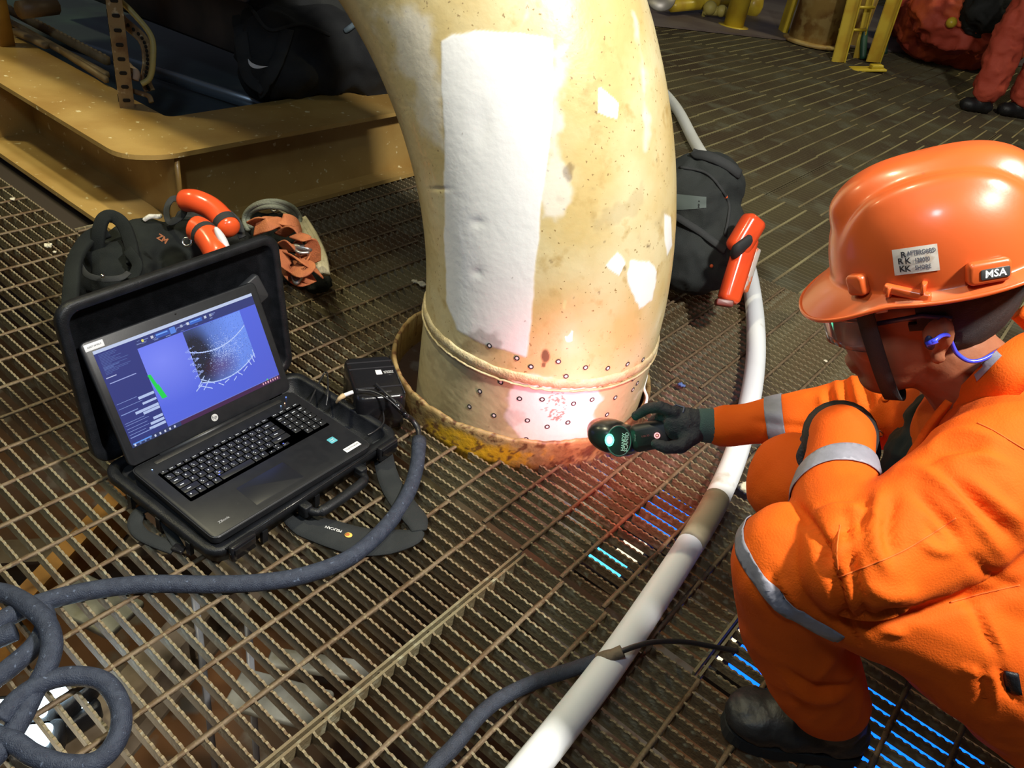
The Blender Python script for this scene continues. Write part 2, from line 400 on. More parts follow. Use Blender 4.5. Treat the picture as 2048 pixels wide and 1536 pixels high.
def underlight(px, py, z, sx, sy, an, m, label):  # white ones are lamps; coloured ones are added panels imitating light from below
    p = at(px, py, z); o = empty('underdeck_lamp', p, label, 'lamp', None)
    M = Matrix.Translation(p) @ Matrix.Rotation(an, 4, 'Z')
    a = MB(); a.rbox((0, 0, -.03), (sx + .03, sy + .03, .05), .012, M); a.build('housing', M_BLACKP, o)  # housing and lens are invented for the coloured panels
    b = MB(); b.rbox((0, 0, .0), (sx, sy, .012), .010, M); b.build('lens', m, o)
underlight(38, 1418, -.30, .10, .045, .9, M_WHT, 'white lamp glaring through the grating at the left edge, among the cable coils')
underlight(132, 1375, -.30, .036, .06, .2, M_WHT, 'small white lamp glaring through the grating, topmost in the cable coil')
underlight(72, 1472, -.30, .05, .045, .9, M_WHT, 'white lamp glaring through the grating inside the lowest cable loop')
underlight(145, 1418, -.34, .02, .06, .0, M_WHT, 'slim white tube lamp under the grating below the topmost glaring lamp')
underlight(1215, 1120, -.30, .10, .07, .1, emis('cyan under-deck glow', (.08, .50, 1.0), 2.2), 'cyan lamp shining in thin lines through the grating beside the white hose')
underlight(1262, 1100, -.30, .06, .09, .1, M_CRM, 'cream lamp shining in thin lines through the grating beside the white hose')
underlight(1330, 1030, -.30, .13, .16, .0, M_BLU, 'blue lamp shining in thin lines through the grating below the scanner')
underlight(1520, 1320, -.30, .10, .14, .0, M_BLU, 'blue lamp shining through the grating beside the bent shin')
underlight(1480, 1300, -.34, .06, .16, .0, M_CRM, 'cream lamp shining through the grating in front of the boot')
underlight(1800, 1500, -.30, .30, .22, .0, M_BLU, 'large blue lamp shining through the grating behind the boot')
lamp('under_deck_light', 'POINT', (-0.9, 0.1, -0.25), None, 2.2, (1.0, .85, .6), .1)
# ================================================================ PIPE ELBOW
from mathutils.bvhtree import BVHTree
CAMP = Vector((0, 0, HC))
def bvh_of(objs):
    v = []; f = []
    for o in objs:
        n = len(v); M = o.matrix_basis; v += [M @ q.co for q in o.data.vertices]; f += [tuple(n + i for i in p.vertices) for p in o.data.polygons]
    return BVHTree.FromPolygons(v, f)
def hit(bvh, x, y):
    d = (ray(x, y, 1.0) - CAMP).normalized(); p, n, i, t = bvh.ray_cast(CAMP, d)
    return (p, n) if p is not None else (None, None)
def project(co):
    co = np.asarray(co, float) - np.array((0, 0, HC)); q = co @ np.array(RC).T
    return np.stack([1024 + FPX * q[:, 0] / q[:, 2], 768 + FPX * q[:, 1] / q[:, 2]], 1), q[:, 2]
def sdpoly(P, poly):
    "signed distance in survey units to a polygon outline, negative inside"
    P = np.asarray(P); d = np.full(len(P), 1e18); ins = np.zeros(len(P), bool); n = len(poly)
    for i in range(n):
        a = np.array(poly[i], float); b = np.array(poly[(i + 1) % n], float); e = b - a; w_ = P - a
        t = np.clip((w_ @ e) / (e @ e), 0, 1); q = w_ - t[:, None] * e; d = np.minimum(d, (q ** 2).sum(1))
        c = ((a[1] <= P[:, 1]) != (b[1] <= P[:, 1]))
        with np.errstate(divide='ignore', invalid='ignore'):
            xx = a[0] + (P[:, 1] - a[1]) / (b[1] - a[1] + 1e-12) * (b[0] - a[0])
        ins ^= c & (P[:, 0] < xx)
    d = np.sqrt(d); return np.where(ins, -d, d)
def smst(a, b, x): t = np.clip((x - a) / (b - a), 0, 1); return t * t * (3 - 2 * t)
PCX, PCY, PR, PZ0, PRB, PAZ = -0.912, 1.451, 0.285, 0.201, 1.003, -3.026
pipe = empty('pipe_elbow', (PCX, PCY, 0), 'large pale yellow painted pipe elbow rising out of the grating', 'pipe')
u_ = Vector((math.cos(PAZ), math.sin(PAZ), 0)); v_ = Vector((-u_.y, u_.x, 0)); zv = Vector((0, 0, 1))
def pipe_sec():
    S = []
    for z in np.concatenate([np.linspace(-.45, -.06, 4), np.linspace(0, PZ0, 80)]): S.append((Vector((PCX, PCY, z)), u_))
    for a in np.concatenate([np.linspace(0, 1.15, 380), np.linspace(1.17, PI / 2, 24)])[1:]:
        S.append((Vector((PCX, PCY, PZ0)) + u_ * PRB * (1 - math.cos(a)) + zv * PRB * math.sin(a), u_ * math.cos(a) - zv * math.sin(a)))
    C, e = S[-1]
    for k in range(1, 8): S.append((C + u_ * .25 * k, e))
    return S
NT = 460
vs = []; fs = []; SEC = pipe_sec(); cs_ = []
_t0 = math.atan2(v_.dot(CAMP - Vector((PCX, PCY, .5))), u_.dot(CAMP - Vector((PCX, PCY, .5))))
for k in range(NT):     # finer on the side that shows
    t = _t0 - 1.9 + 3.8 * k / 400 if k < 400 else _t0 + 1.9 + (2 * PI - 3.8) * (k - 400) / (NT - 400)
    cs_.append((math.cos(t), math.sin(t)))
for C, e in SEC: vs += [C + (e * c + v_ * s) * PR for c, s in cs_]
for i in range(len(SEC) - 1):
    for k in range(NT): fs.append((i * NT + k, i * NT + (k + 1) % NT, (i + 1) * NT + (k + 1) % NT, (i + 1) * NT + k))
vn = np.array([v[:] for v in vs])
pp, dep = project(vn)
fac = np.array([(e * c + v_ * s)[:] for C, e in SEC for c, s in cs_]); vis = ((np.array((0, 0, HC)) - vn) * fac).sum(1) > 0.02
vis &= dep > .2
nz = np.array([noise.fractal(Vector(q) * 14, .9, 2.0, 4) for q in vn]) ; nz2 = np.array([noise.fractal(Vector(q) * 60 + Vector((5, 5, 5)), .9, 2.0, 2) for q in vn])
W = np.zeros(len(vn))
def patch(poly, soft, rough, amt=1.0):
    global W
    d = sdpoly(pp, poly) + nz * rough; W = np.maximum(W, np.where(vis, (1 - smst(-soft, soft, d)) * amt, 0))
patch([(880, 80), (905, 68), (952, 62), (1040, 66), (1105, 80), (1108, 160), (1106, 234), (1097, 320), (1085, 391), (1074, 508), (1069, 560), (1061, 662), (1050, 712), (1000, 697), (950, 680), (914, 660), (893, 600), (889, 480), (889, 273), (882, 150)], 2.5, 4)
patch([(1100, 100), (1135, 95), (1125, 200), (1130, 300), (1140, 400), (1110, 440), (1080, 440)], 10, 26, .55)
patch([(745, 20), (830, 10), (880, 80), (888, 300), (860, 260), (800, 120)], 18, 30, .5)  # soft pale patch, mixed in at half strength
patch([(1198, 178), (1203, 178), (1238, 207), (1236, 240), (1195, 225)], 1.2, 3)
patch([(1212, 531), (1234, 502), (1251, 527), (1240, 562)], 1.2, 6)
patch([(1249, 547), (1262, 523), (1298, 519), (1316, 543), (1304, 600), (1278, 620), (1262, 585)], 1.5, 8)
patch([(1330, 430), (1342, 435), (1344, 490), (1334, 512), (1328, 480)], 1.2, 2)
patch([(1020, 752), (1205, 772), (1196, 860), (1185, 905), (1040, 900), (1018, 850)], 5, 16, .8)
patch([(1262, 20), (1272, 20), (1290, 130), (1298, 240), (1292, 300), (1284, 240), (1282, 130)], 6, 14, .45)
patch([(1050, 0), (1060, 0), (1062, 30), (1040, 60)], 8, 14, .6)
B = np.zeros(len(vn))
def stain(cx, cy, rx, ry, amt, rough):
    global B
    d = np.sqrt(((pp[:, 0] - cx) / rx) ** 2 + ((pp[:, 1] - cy) / ry) ** 2) + nz * rough; B = np.maximum(B, np.where(vis, (1 - smst(.6, 1.15, d)) * amt, 0))
stain(1091, 712, 7, 12, .95, .5); stain(1087, 730, 4, 5, .9, .5); stain(1140, 330, 12, 26, .55, 2.2); stain(960, 790, 5, 7, .7, .6); stain(1296, 492, 5, 5, .8, 1.5)
stain(950, 690, 50, 26, .42, 1.0); stain(900, 760, 45, 60, .22, 1.4); stain(1225, 430, 60, 40, .18, 1.5); stain(1000, 850, 40, 30, .25, 1.5)
spk = np.sqrt(((pp[:, 0] - 1111) / 17) ** 2 + ((pp[:, 1] - 808) / 30) ** 2) < 1.1 + nz * .4
idx = np.where(vis & spk)[0]; n3 = np.array([noise.noise(Vector(vn[i]) * 190) for i in idx]); B[idx] = np.maximum(B[idx], np.where(n3 > .18, .75, 0))
B = np.maximum(B, np.where((nz2 > .80) & (nz > .2), .5, 0))
G = np.clip((PZ0 - vn[:, 2]) / .04, 0, 1) * .8 + np.where(vn[:, 2] < 1.2, np.clip(-(vn[:, 0] - PCX) / .3, 0, 1) * .5, 0)   # greyer paint below the weld
me = bpy.data.meshes.new('pipe_body'); me.from_pydata([tuple(v) for v in vs], [], fs)
# shallow dents and brush ridges as real relief
dn = np.zeros(len(vn))
for (cx, cy, rx, ry, h) in ((965, 250, 26, 50, -.0022), (955, 445, 16, 12, -.002), (955, 545, 14, 12, -.0018), (880, 378, 20, 5, -.002), (1100, 180, 5, 80, .0008)):
    d = ((pp[:, 0] - cx) / rx) ** 2 + ((pp[:, 1] - cy) / ry) ** 2; dn += np.where(vis, np.exp(-d * 1.5) * h, 0)
dn += nz * .0004 + W * .0006 + np.where(vn[:, 2] < PZ0, nz2 * .0003, 0)
me.vertices.foreach_set('co', (vn + fac * dn[:, None]).ravel())
for nm, arr in (('primer_pale', W), ('stain', B), ('grey', np.clip(G, 0, 1))):
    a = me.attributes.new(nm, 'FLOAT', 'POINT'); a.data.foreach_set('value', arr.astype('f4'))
me.polygons.foreach_set('use_smooth', [True] * len(fs)); me.update()
M_PIPE = bpy.data.materials.new('pale yellow pipe paint'); M_PIPE.use_nodes = True
nt = M_PIPE.node_tree; N = nt.nodes; L = nt.links; b = N['Principled BSDF']
def attr(n): a = N.new('ShaderNodeAttribute'); a.attribute_name = n; return a.outputs['Fac']
def mixc(f, a, c):
    x = N.new('ShaderNodeMix'); x.data_type = 'RGBA'; L.new(f, x.inputs[0])
    if isinstance(a, tuple): x.inputs[6].default_value = (*a, 1)
    else: L.new(a, x.inputs[6])
    x.inputs[7].default_value = (*c, 1); return x.outputs[2]
def noi(s, lo, hi, det=5):
    n = N.new('ShaderNodeTexNoise'); n.inputs['Scale'].default_value = s; n.inputs['Detail'].default_value = det; L.new(tc.outputs['Object'], n.inputs[0])
    r = N.new('ShaderNodeMapRange'); r.inputs[1].default_value = lo; r.inputs[2].default_value = hi; L.new(n.outputs[0], r.inputs[0]); return r.outputs[0]
tc = N.new('ShaderNodeTexCoord')
c = mixc(noi(5, .4, .62), (0.62, 0.47, 0.20), (0.72, 0.62, 0.36)); c = mixc(noi(22, .58, .74), c, (0.50, 0.35, 0.13)); c = mixc(noi(120, .68, .72, 2), c, (.30, .20, .08))
c = mixc(attr('grey'), c, (0.52, 0.46, 0.28)); c = mixc(attr('primer_pale'), c, (0.90, 0.90, 0.89)); c = mixc(attr('stain'), c, (0.13, 0.075, 0.04))
L.new(c, b.inputs['Base Color']); b.inputs['Roughness'].default_value = .42; b.inputs['Coat Weight'].default_value = .2
nn = N.new('ShaderNodeTexNoise'); nn.inputs['Scale'].default_value = 70; nn.inputs['Detail'].default_value = 5; L.new(tc.outputs['Object'], nn.inputs[0])
bp = N.new('ShaderNodeBump'); bp.inputs['Strength'].default_value = .22; bp.inputs['Distance'].default_value = .003; L.new(nn.outputs[0], bp.inputs['Height']); L.new(bp.outputs[0], b.inputs['Normal'])
me.materials.append(M_PIPE)
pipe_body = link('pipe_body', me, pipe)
PB = BVHTree.FromPolygons([tuple(q) for q in vn], fs)
# weld bead with its drips
M_WELD = mat('painted weld bead', (0.62, 0.52, 0.32), 0.4, 0.0, (0.50, 0.40, 0.22), 40, 4, bump=.6, bscale=200)
vs = []; fs = []; n = 260; sg = 10
for i in range(n):
    a = 2 * PI * i / n; d = Vector((math.cos(a), math.sin(a), 0)); w1 = noise.noise(Vector((d.x * 9, d.y * 9, 1))) ; w2 = noise.noise(Vector((d.x * 34, d.y * 34, 4)))
    zc = PZ0 + .001 + w1 * .002
    for k in range(sg):
        th = 2 * PI * k / sg; c_, s_ = math.cos(th), math.sin(th)
        hz = (.0115 + .002 * w1) if s_ > 0 else (.014 + .006 * w2)
        rr = PR - .001 + max(c_, -.6) * (.0065 + .0015 * w2); vs.append((PCX + d.x * rr, PCY + d.y * rr, zc + s_ * hz))
for i in range(n):
    for k in range(sg): fs.append((i * sg + k, ((i + 1) % n) * sg + k, ((i + 1) % n) * sg + (k + 1) % sg, i * sg + (k + 1) % sg))
MB().add(vs, fs, 0, True).build('weld_bead', M_WELD, pipe)
rid = MB(); pts = []
for i in range(200):
    a = 2 * PI * i / 200; d = Vector((math.cos(a), math.sin(a), 0)); pts.append((PCX + d.x * (PR + .004), PCY + d.y * (PR + .004), PZ0 - .017 + .003 * noise.noise(Vector((d.x * 40, d.y * 40, 9)))))
rid.tube(pts, .0028, 6, closed=True); rid.build('weld_edge', M_WELD, pipe)
# scanning targets stuck on the pipe
tg = MB()
tg.lathe([(.0060, 0), (.0060, .0006), (.0033, .0006), (.0033, .0)], 18, closed=True, smooth=False); tg.lathe([(.0033, 0), (.0033, .0005)], 14, mi=1, smooth=False)
tgm = tg.mesh('target_dot', [M_INK, mat('target white', (.8, .8, .8), .6)])
for (x, y) in [(642, 383), (802, 456), (884, 506), (1044, 476), (1202, 511), (1332, 515), (1447, 491), (1088, 562), (708, 597), (586, 650), (525, 740), (668, 791), (817, 693), (949, 697), (863, 820), (978, 857), (1132, 722), (1099, 832), (1240, 698), (1375, 687), (1327, 786), (1478, 640), (1504, 603), (1537, 465), (1158, 950), (855, 930), (1480, 578)]:
    p, nn_ = hit(PB, 760 + x * .3418, 560 + y * .3418)
    if p is None: continue
    nn_ = (p - Vector((PCX, PCY, p.z))).normalized()
    link('target_dot', tgm, pipe, M=frame(p + nn_ * .0008, nn_.orthogonal(), z=nn_))
# kick ring around the opening
cr = MB(); M_RING = mat('dirty ring paint', (0.33, 0.235, 0.10), 0.5, 0.0, (0.25, 0.15, 0.055), 14, 4, .42, .6, (0.10, 0.045, 0.02), 26, .60, .68, bump=.7, bscale=60)
_n = M_RING.node_tree; _b = _n.nodes['Principled BSDF']; _src = _b.inputs['Base Color'].links[0].from_socket
_a = _n.nodes.new('ShaderNodeAttribute'); _a.attribute_name = 'yellow'; _x = _n.nodes.new('ShaderNodeMix'); _x.data_type = 'RGBA'
_n.links.new(_a.outputs['Fac'], _x.inputs[0]); _n.links.new(_src, _x.inputs[6]); _x.inputs[7].default_value = (.62, .36, .015, 1)
_a2 = _n.nodes.new('ShaderNodeAttribute'); _a2.attribute_name = 'rust'; _x2 = _n.nodes.new('ShaderNodeMix'); _x2.data_type = 'RGBA'
_n.links.new(_a2.outputs['Fac'], _x2.inputs[0]); _n.links.new(_x.outputs[2], _x2.inputs[6]); _x2.inputs[7].default_value = (.115, .045, .018, 1); _n.links.new(_x2.outputs[2], _b.inputs['Base Color'])
prof = [(.319, -.03), (.331, -.03)] + [(.331, z) for z in np.linspace(.0, .056, 12)] + [(.330, .060), (.328, .064), (.322, .064), (.319, .060)]
cr.lathe(prof, 420, Matrix.Translation((HCX, HCY, 0)), closed=True)
ring = cr.build('kick_ring', M_RING, label='low yellow rusty steel ring around the foot of the pipe', cat='ring')
dsp = displace
def rg(co, no):
    k = np.array([noise.fractal(Vector(q) * 30, .8, 2, 3) for q in co]); co[:, 2] += np.where(co[:, 2] > .05, k * .004, 0); return co
displace(ring.data, rg)
rc = np.empty(len(ring.data.vertices) * 3, 'f4'); ring.data.vertices.foreach_get('co', rc); rc = rc.reshape(-1, 3); rpp, _ = project(rc)
rn = np.array([noise.fractal(Vector(q) * 26, .8, 2, 4) for q in rc]); rn2 = np.array([noise.fractal(Vector(q) * 55 + Vector((3, 3, 3)), .8, 2, 4) for q in rc])
out = (rc[:, 2] < .055) & (np.hypot(rc[:, 0] - HCX, rc[:, 1] - HCY) > .326)
yl = smst(845, 900, rpp[:, 0] + rn * 40) * (1 - smst(1030, 1075, rpp[:, 0] + rn * 60)) * (1 - smst(.030, .052, rc[:, 2] + rn * .018)) * out
ru = np.clip(smst(.25, .45, rn2) * .9 + smst(1060, 1200, rpp[:, 0]) * smst(-.1, .2, rn) * .9, 0, 1)
for nm, arr in (('yellow', yl), ('rust', ru)):
    a = ring.data.attributes.new(nm, 'FLOAT', 'POINT'); a.data.foreach_set('value', arr.astype('f4'))
# white cord hanging behind the pipe edge
mb = MB(); mb.tube(spline([ray(1291, 730, 2.02), ray(1293, 752, 2.0), ray(1288, 775, 1.98), ray(1294, 795, 1.96), ray(1290, 812, 1.95)], 6), .0035, 7)
mb.build('hanging_string', mat('white twisted cord', (.8, .8, .78), .8, bump=.6, bscale=300), label='short white cord hanging at the right edge of the pipe foot', cat='cord')
# ================================================================ STEEL SKID, STRUT, TRAY (upper left)
skid = empty('steel_skid', (-2.2, 1.22, 0), 'ochre painted steel skid frame of wide flanged beams on the grating', 'frame')
HB = 0.262; FT = .014
def roundpoly(P, rad, seg=6):
    out = []; n = len(P)
    for i in range(n):
        p = Vector(P[i]); r = rad[i] if isinstance(rad, list) else rad
        if not r: out.append((p.x, p.y)); continue
        a = (Vector(P[i - 1]) - p).normalized(); b = (Vector(P[(i + 1) % n]) - p).normalized()
        s = p + a * r; e = p + b * r
        for k in range(seg + 1):
            t = k / seg; q = s * (1 - t) ** 2 + p * 2 * t * (1 - t) + e * t * t; out.append((q.x, q.y))
    return out
FY0, FY1, FX0, FX1 = 1.07, 1.345, -2.335, -2.065
mb = MB()   # L-shaped top flange: one plate
P = [(-6.5, FY0), (FX1 - .06, FY0), (FX1, FY0 + .10), (FX1, 3.6), (FX0, 3.6), (FX0, FY1), (-6.5, FY1)]
mb.prism(roundpoly(P, [0, .06, .05, 0, 0, .03, 0]), HB - FT, HB); mb.build('top_flange', M_SKID, skid)
mb = MB(); P = [(-6.5, FY0 - .02), (FX1 - .06, FY0 - .02), (FX1 - .0, FY0 + .08), (FX1, 3.6), (FX0, 3.6), (FX0, FY1), (-6.5, FY1)]
mb.prism(roundpoly(P, [0, .06, .05, 0, 0, .03, 0]), 0.001, .016); mb.build('bottom_flange', M_SKID, skid)
mb = MB(); yc = (FY0 + FY1) / 2 + .03; xc = (FX0 + FX1) / 2 + .06
mb.box(((-6.5 + xc) / 2, yc, HB / 2), (6.5 + xc, .012, HB - 2 * FT)); mb.build('web', M_SKID, skid)
mb = MB(); mb.box((xc, (yc + 3.6) / 2, HB / 2), (.012, 3.6 - yc, HB - 2 * FT)); mb.build('web', M_SKID, skid)
mb = MB(); mb.box((xc + .022, yc - .015, HB / 2), (.05, .012, HB - 2 * FT), Matrix.Identity(4)); mb.tube([(xc + .045, yc - .015, .016), (xc + .045, yc - .015, HB - FT)], .008, 8); mb.build('corner_stiffener', M_SKID, skid)
mb = MB(); mb.box((-3.02, (FY0 + yc) / 2, HB / 2), (.014, yc - FY0, HB - 2 * FT)); mb.build('stiffener', M_SKID, skid)
# raised panel inside the skid: drip pan and checker tray
pan = empty('drip_pan', (-3.0, 2.0, .1), 'blue grey drip pan with a bright edge inside the skid frame', 'pan')
M_PAN = mat('blue grey painted sheet', (0.075, 0.10, 0.12), 0.32, 0.1, (0.10, 0.16, 0.15), 4, 4, bump=.2)
mb = MB(); mb.box((-3.6, 2.35, .13), (2.5, 1.98, .01)); mb.build('pan_floor', M_PAN, pan)
p0 = at(315, 145, .17); p1 = at(500, 205, .17)
d = (p1 - p0).normalized(); mb = MB(); mb.tube([p0 - d * .9, p1 + d * .3], 1, 8, flat=(.02, .05), up=(0, 0, 1)); mb.build('pan_edge', mat('bright steel edge', (.35, .42, .5), .25, .7), pan)
# upper dark machinery skid with long diagonal channel
mc = empty('channel_frame', (-3.5, 2.6, .2), 'dark brown channel frame holding mesh sheets behind the skid', 'frame')
M_DARK = mat('dark brown painted steel', (0.075, 0.055, 0.045), 0.5, 0, (.045, .035, .03), 5)
a0 = at(300, -10, .42); a1 = at(492, 60, .42); d = (a1 - a0).normalized(); 
mb = MB(); mb.tube([a0 - d * .8, a1 + d * .02], 1, 8, flat=(.014, .20), up=(0, 0, 1)); mb.build('channel_side', M_DARK, mc)
mb = MB(); mb.tube([a0 - d * .8 + Vector((0, 0, .1)), a1 + d * .02 + Vector((0, 0, .1))], 1, 8, flat=(.03, .016), up=(0, 0, 1)); mb.build('channel_lip', mat('grey violet steel lip', (.16, .15, .18), .4, .3), mc)
nrm = Vector((-d.y, d.x, 0));
if nrm.y < 0: nrm = -nrm
mb = MB(); t0 = a0 - d * .8 + nrm * .03 + Vector((0, 0, .06)); n_ = 42
for i in range(n_): q = t0 + nrm * (i * .022); mb.tube([q, q + d * ((a1 - a0).length + .8)], 1, 4, flat=(.005, .014), up=(0, 0, 1), smooth=False)
mb.build('mesh_sheet', mat('dull blue grey mesh', (.085, .095, .125), .5, .3), mc, kind='stuff')
mb = MB(); mb.box((0, 0, 0), ((a1 - a0).length + .8, .9, .01), frame(t0 + d * ((a1 - a0).length + .8) / 2 + nrm * .45 - Vector((0, 0, .04)), d, z=(0, 0, 1))); mb.build('backing_sheet', mat('dark backing', (.03, .03, .04), .5), mc)
# rope-lined tray strips lying on the skid
def strip(name, pa, pb, w_, h, m, label, cat, z=HB):
    a = at(*pa, z); b = at(*pb, z); d = (b - a).normalized(); mb = MB(); mb.tube([a - d * .6, b], 1, 8, flat=(w_, h), up=(0, 0, 1)); return mb.build(name, m, label=label, cat=cat)
M_TRAY = mat('dirty tan tray steel', (.36, .25, .12), .55, .1, (.24, .16, .07), 10, 4, bump=.3)
tr = empty('cable_tray', at(120, 90, HB), 'long tan cable tray with perforated edge lying on the skid', 'tray')
for k, (pa, pb, w_, h, nm) in enumerate((((15, 18), (215, 122), .022, .03, 'tray_side'), ((15, 42), (213, 150), .022, .02, 'tray_side'), ((30, 62), (95, 92), .03, .02, 'tray_clip'), ((120, 100), (213, 160), .016, .02, 'tray_clip'))):
    a = at(*pa, HB + .02); b = at(*pb, HB + .02); d = (b - a).normalized(); mb = MB(); mb.tube([a - d * (.9 if k < 2 else 0), b], 1, 8, flat=(w_, h), up=(0, 0, 1))
    if k == 0:
        s = -.9
        while s < (b - a).length:
            q = a + d * s + Vector((0, 0, h / 2 + .001)); mb.sph(q, (.009, .006, .004), 8, 5, None, 1); s += .03
    mb.build(nm, [M_TRAY, mat('tan rope', (.42, .30, .15), .9)], tr)
# upright perforated strut and bent perforated bracket
M_STRUT = mat('dirty ochre strut', (.30, .21, .10), .55, .15, (.18, .10, .045), 14, 5, .45, .6, (.5, .42, .28), 40, .62, .7, bump=.4)
M_HOLE = mat('dark slot', (.012, .01, .008), .9)
st = empty('perforated_strut', at(236, 212, HB), 'upright perforated strut channel standing on the skid top', 'strut')
base = at(240, 212, HB); top = base + Vector((0, 0, .62))
dx = Vector((.90, -.43, 0)).normalized(); dy = Vector((-dx.y, dx.x, 0))
Mst = frame(base, dx, z=(0, 0, 1))
mb = MB(); mb.box((0, -.0, .31), (.041, .003, .62), Mst); mb.build('channel_face', M_STRUT, st)
mb = MB(); mb.box((.0205, .0205, .31), (.003, .041, .62), Mst); mb.box((-.0205, .0205, .31), (.003, .041, .62), Mst); mb.build('channel_flange', M_STRUT, st)
mb = MB()
for i in range(15):
    z = .025 + i * .041
    mb.rbox((0, 0, 0), (.011, .024, .002), .0054, Mst @ Matrix.Translation((0, -.0022, z)) @ Matrix.Rotation(PI / 2, 4, 'X'))
    mb.rbox((0, 0, 0), (.022, .011, .002), .0054, Mst @ Matrix.Translation((.0232, .02, z)) @ Matrix.Rotation(PI / 2, 4, 'Z') @ Matrix.Rotation(PI / 2, 4, 'X'))
mb.build('slots', M_HOLE, st, kind='stuff')
br = empty('bent_bracket', at(300, 178, HB), 'bent perforated bracket strip beside the upright strut', 'bracket')
pz = [ray(228, -5, 2.45), ray(240, 35, 2.47), ray(285, 78, 2.5), ray(296, 120, 2.52), ray(292, 160, 2.54), ray(300, 182, 2.55)]
mb = MB(); mb.tube(spline(pz, 8), 1, 10, flat=(.034, .007), up=camdir(.75, .1, -.65)); mb.build('strip', M_STRUT, br)
hs = spline(pz, 5); mb = MB()
for q in hs[1:-1:1]: mb.sph(q + camdir(.2, 0, -1) * .006, (.005, .005, .006), 8, 5)
mb.build('slots', M_HOLE, br, kind='stuff')
pz2 = [ray(232, -5, 2.41), ray(262, 22, 2.43), ray(302, 72, 2.46), ray(306, 120, 2.48), ray(300, 155, 2.5), ray(283, 168, 2.5)]
mb = MB(); mb.tube(spline(pz2, 8), .009, 8); mb.build('conduit', mat('yellow green flexible conduit', (.42, .36, .13), .5), br)
mb = MB(); mb.tube(spline([ray(248, 175, 2.52), ray(275, 185, 2.52), ray(297, 192, 2.52), ray(303, 205, 2.52)], 6), .008, 8); mb.build('stub', M_STRUT, br)
mb = MB(); mb.tube(spline([ray(255, 130, 2.5), ray(262, 138, 2.5), ray(272, 146, 2.5), ray(270, 160, 2.5)], 5), .012, 7); mb.build('rag_tie', mat('pale rag', (.45, .33, .25), .9), label='pale rag tied beside the perforated strut', cat='rag')
pst = MB(); q = at(12, 90, HB); pst.tube([q, q + Vector((0, 0, .5))], 1, 10, flat=(.05, .05), up=(1, 0, 0)); pst.build('square_post', mat('rusty yellow post paint', (.42, .24, .04), .5, 0, (.3, .15, .03), 8), label='rusty yellow post at the left edge on the skid', cat='post')
pl = MB(); q = at(95, 22, HB); pl.tube([at(40, 20, .4), at(110, 12, .4)], .03, 10); pl.build('pipe_stub', mat('dull brown pipe', (.15, .09, .04), .5), label='dull brown pipe behind the cable tray', cat='pipe')
# ================================================================ HARD CASE AND LAPTOP
LW, LD = .38, .252
MC = Matrix.Translation((-.905, .530, 0)) @ Matrix.Rotation(1.645, 4, 'Z')                  # local: x right, y back, z up, origin at the laptop's front left corner
def W(x, y, z): return MC @ Vector((x, y, z))
case = empty('hard_case', W(.2, .1, 0), 'open black hard plastic case on the grating under the laptop', 'case')
cx0, cx1, cy0, cy1 = -.004, .472, -.006, .316
mb = MB(); ccx, ccy = (cx0 + cx1) / 2, (cy0 + cy1) / 2; ww, dd = cx1 - cx0, cy1 - cy0
def shell(mb, w_, d_, h, r, t, M, lipw=.008, taper=.012):
    "open tray: rounded rectangular walls with a thick rim"
    def loop(hw, hd, rr, z, seg=6):
        out = []
        for sx, sy, a0 in ((1, 1, 0), (-1, 1, 90), (-1, -1, 180), (1, -1, 270)):
            for k in range(seg + 1):
                a = math.radians(a0 + 90 * k / seg); out.append((sx * (hw - rr) + rr * math.cos(a), sy * (hd - rr) + rr * math.sin(a), z))
        return out
    w2, d2 = w_ / 2, d_ / 2
    loops = [loop(w2 - taper - .01, d2 - taper - .01, r, 0), loop(w2 - taper, d2 - taper, r, .008), loop(w2 - .003, d2 - .003, r, h - .02), loop(w2 + lipw, d2 + lipw, r + lipw, h - .017), loop(w2 + lipw, d2 + lipw, r + lipw, h - .003), loop(w2 + lipw - .003, d2 + lipw - .003, r + lipw, h),
             loop(w2 - t, d2 - t, r - t * .5, h), loop(w2 - t - .002, d2 - t - .002, r - t * .5, h - .004), loop(w2 - t - taper, d2 - t - taper, r - t * .6, .012)]
    n = len(loops[0]); vs = [p for l in loops for p in l]; fs = [(i * n + j, i * n + (j + 1) % n, (i + 1) * n + (j + 1) % n, (i + 1) * n + j) for i in range(len(loops) - 1) for j in range(n)]
    fs.append(tuple(reversed(range(n)))); fs.append(tuple((len(loops) - 1) * n + j for j in range(n)))
    return mb.add(vs, fs, 0, True, M)
shell(mb, ww, dd, .0535, .03, .012, MC @ Matrix.Translation((ccx, ccy, .001)), lipw=.006, taper=.008)
mb.build('case_base', M_BLACKP, case)
# foam / divider in the visible right pocket
mb = MB(); mb.box((.392, ccy, .028), (.006, dd - .04, .046), MC); mb.build('divider', M_BLACKP, case)
mb = MB(); mb.rbox((.199, ccy, .030), (.375, dd - .035, .044), .02, MC); mb.build('foam_insert', mat('black foam', (.013, .013, .014), .95), case)
# lid: hinged at the back, leaning back
LIDA = math.radians(98)
ML = MC @ Matrix.Translation((ccx, cy1 + .006, .056)) @ Matrix.Rotation(PI - LIDA, 4, 'X')   # local y runs up the lid
shell_lid = MB(); shell(shell_lid, ww, dd, .050, .03, .011, ML @ Matrix.Translation((0, dd / 2 + .002, -.050)), lipw=.006)
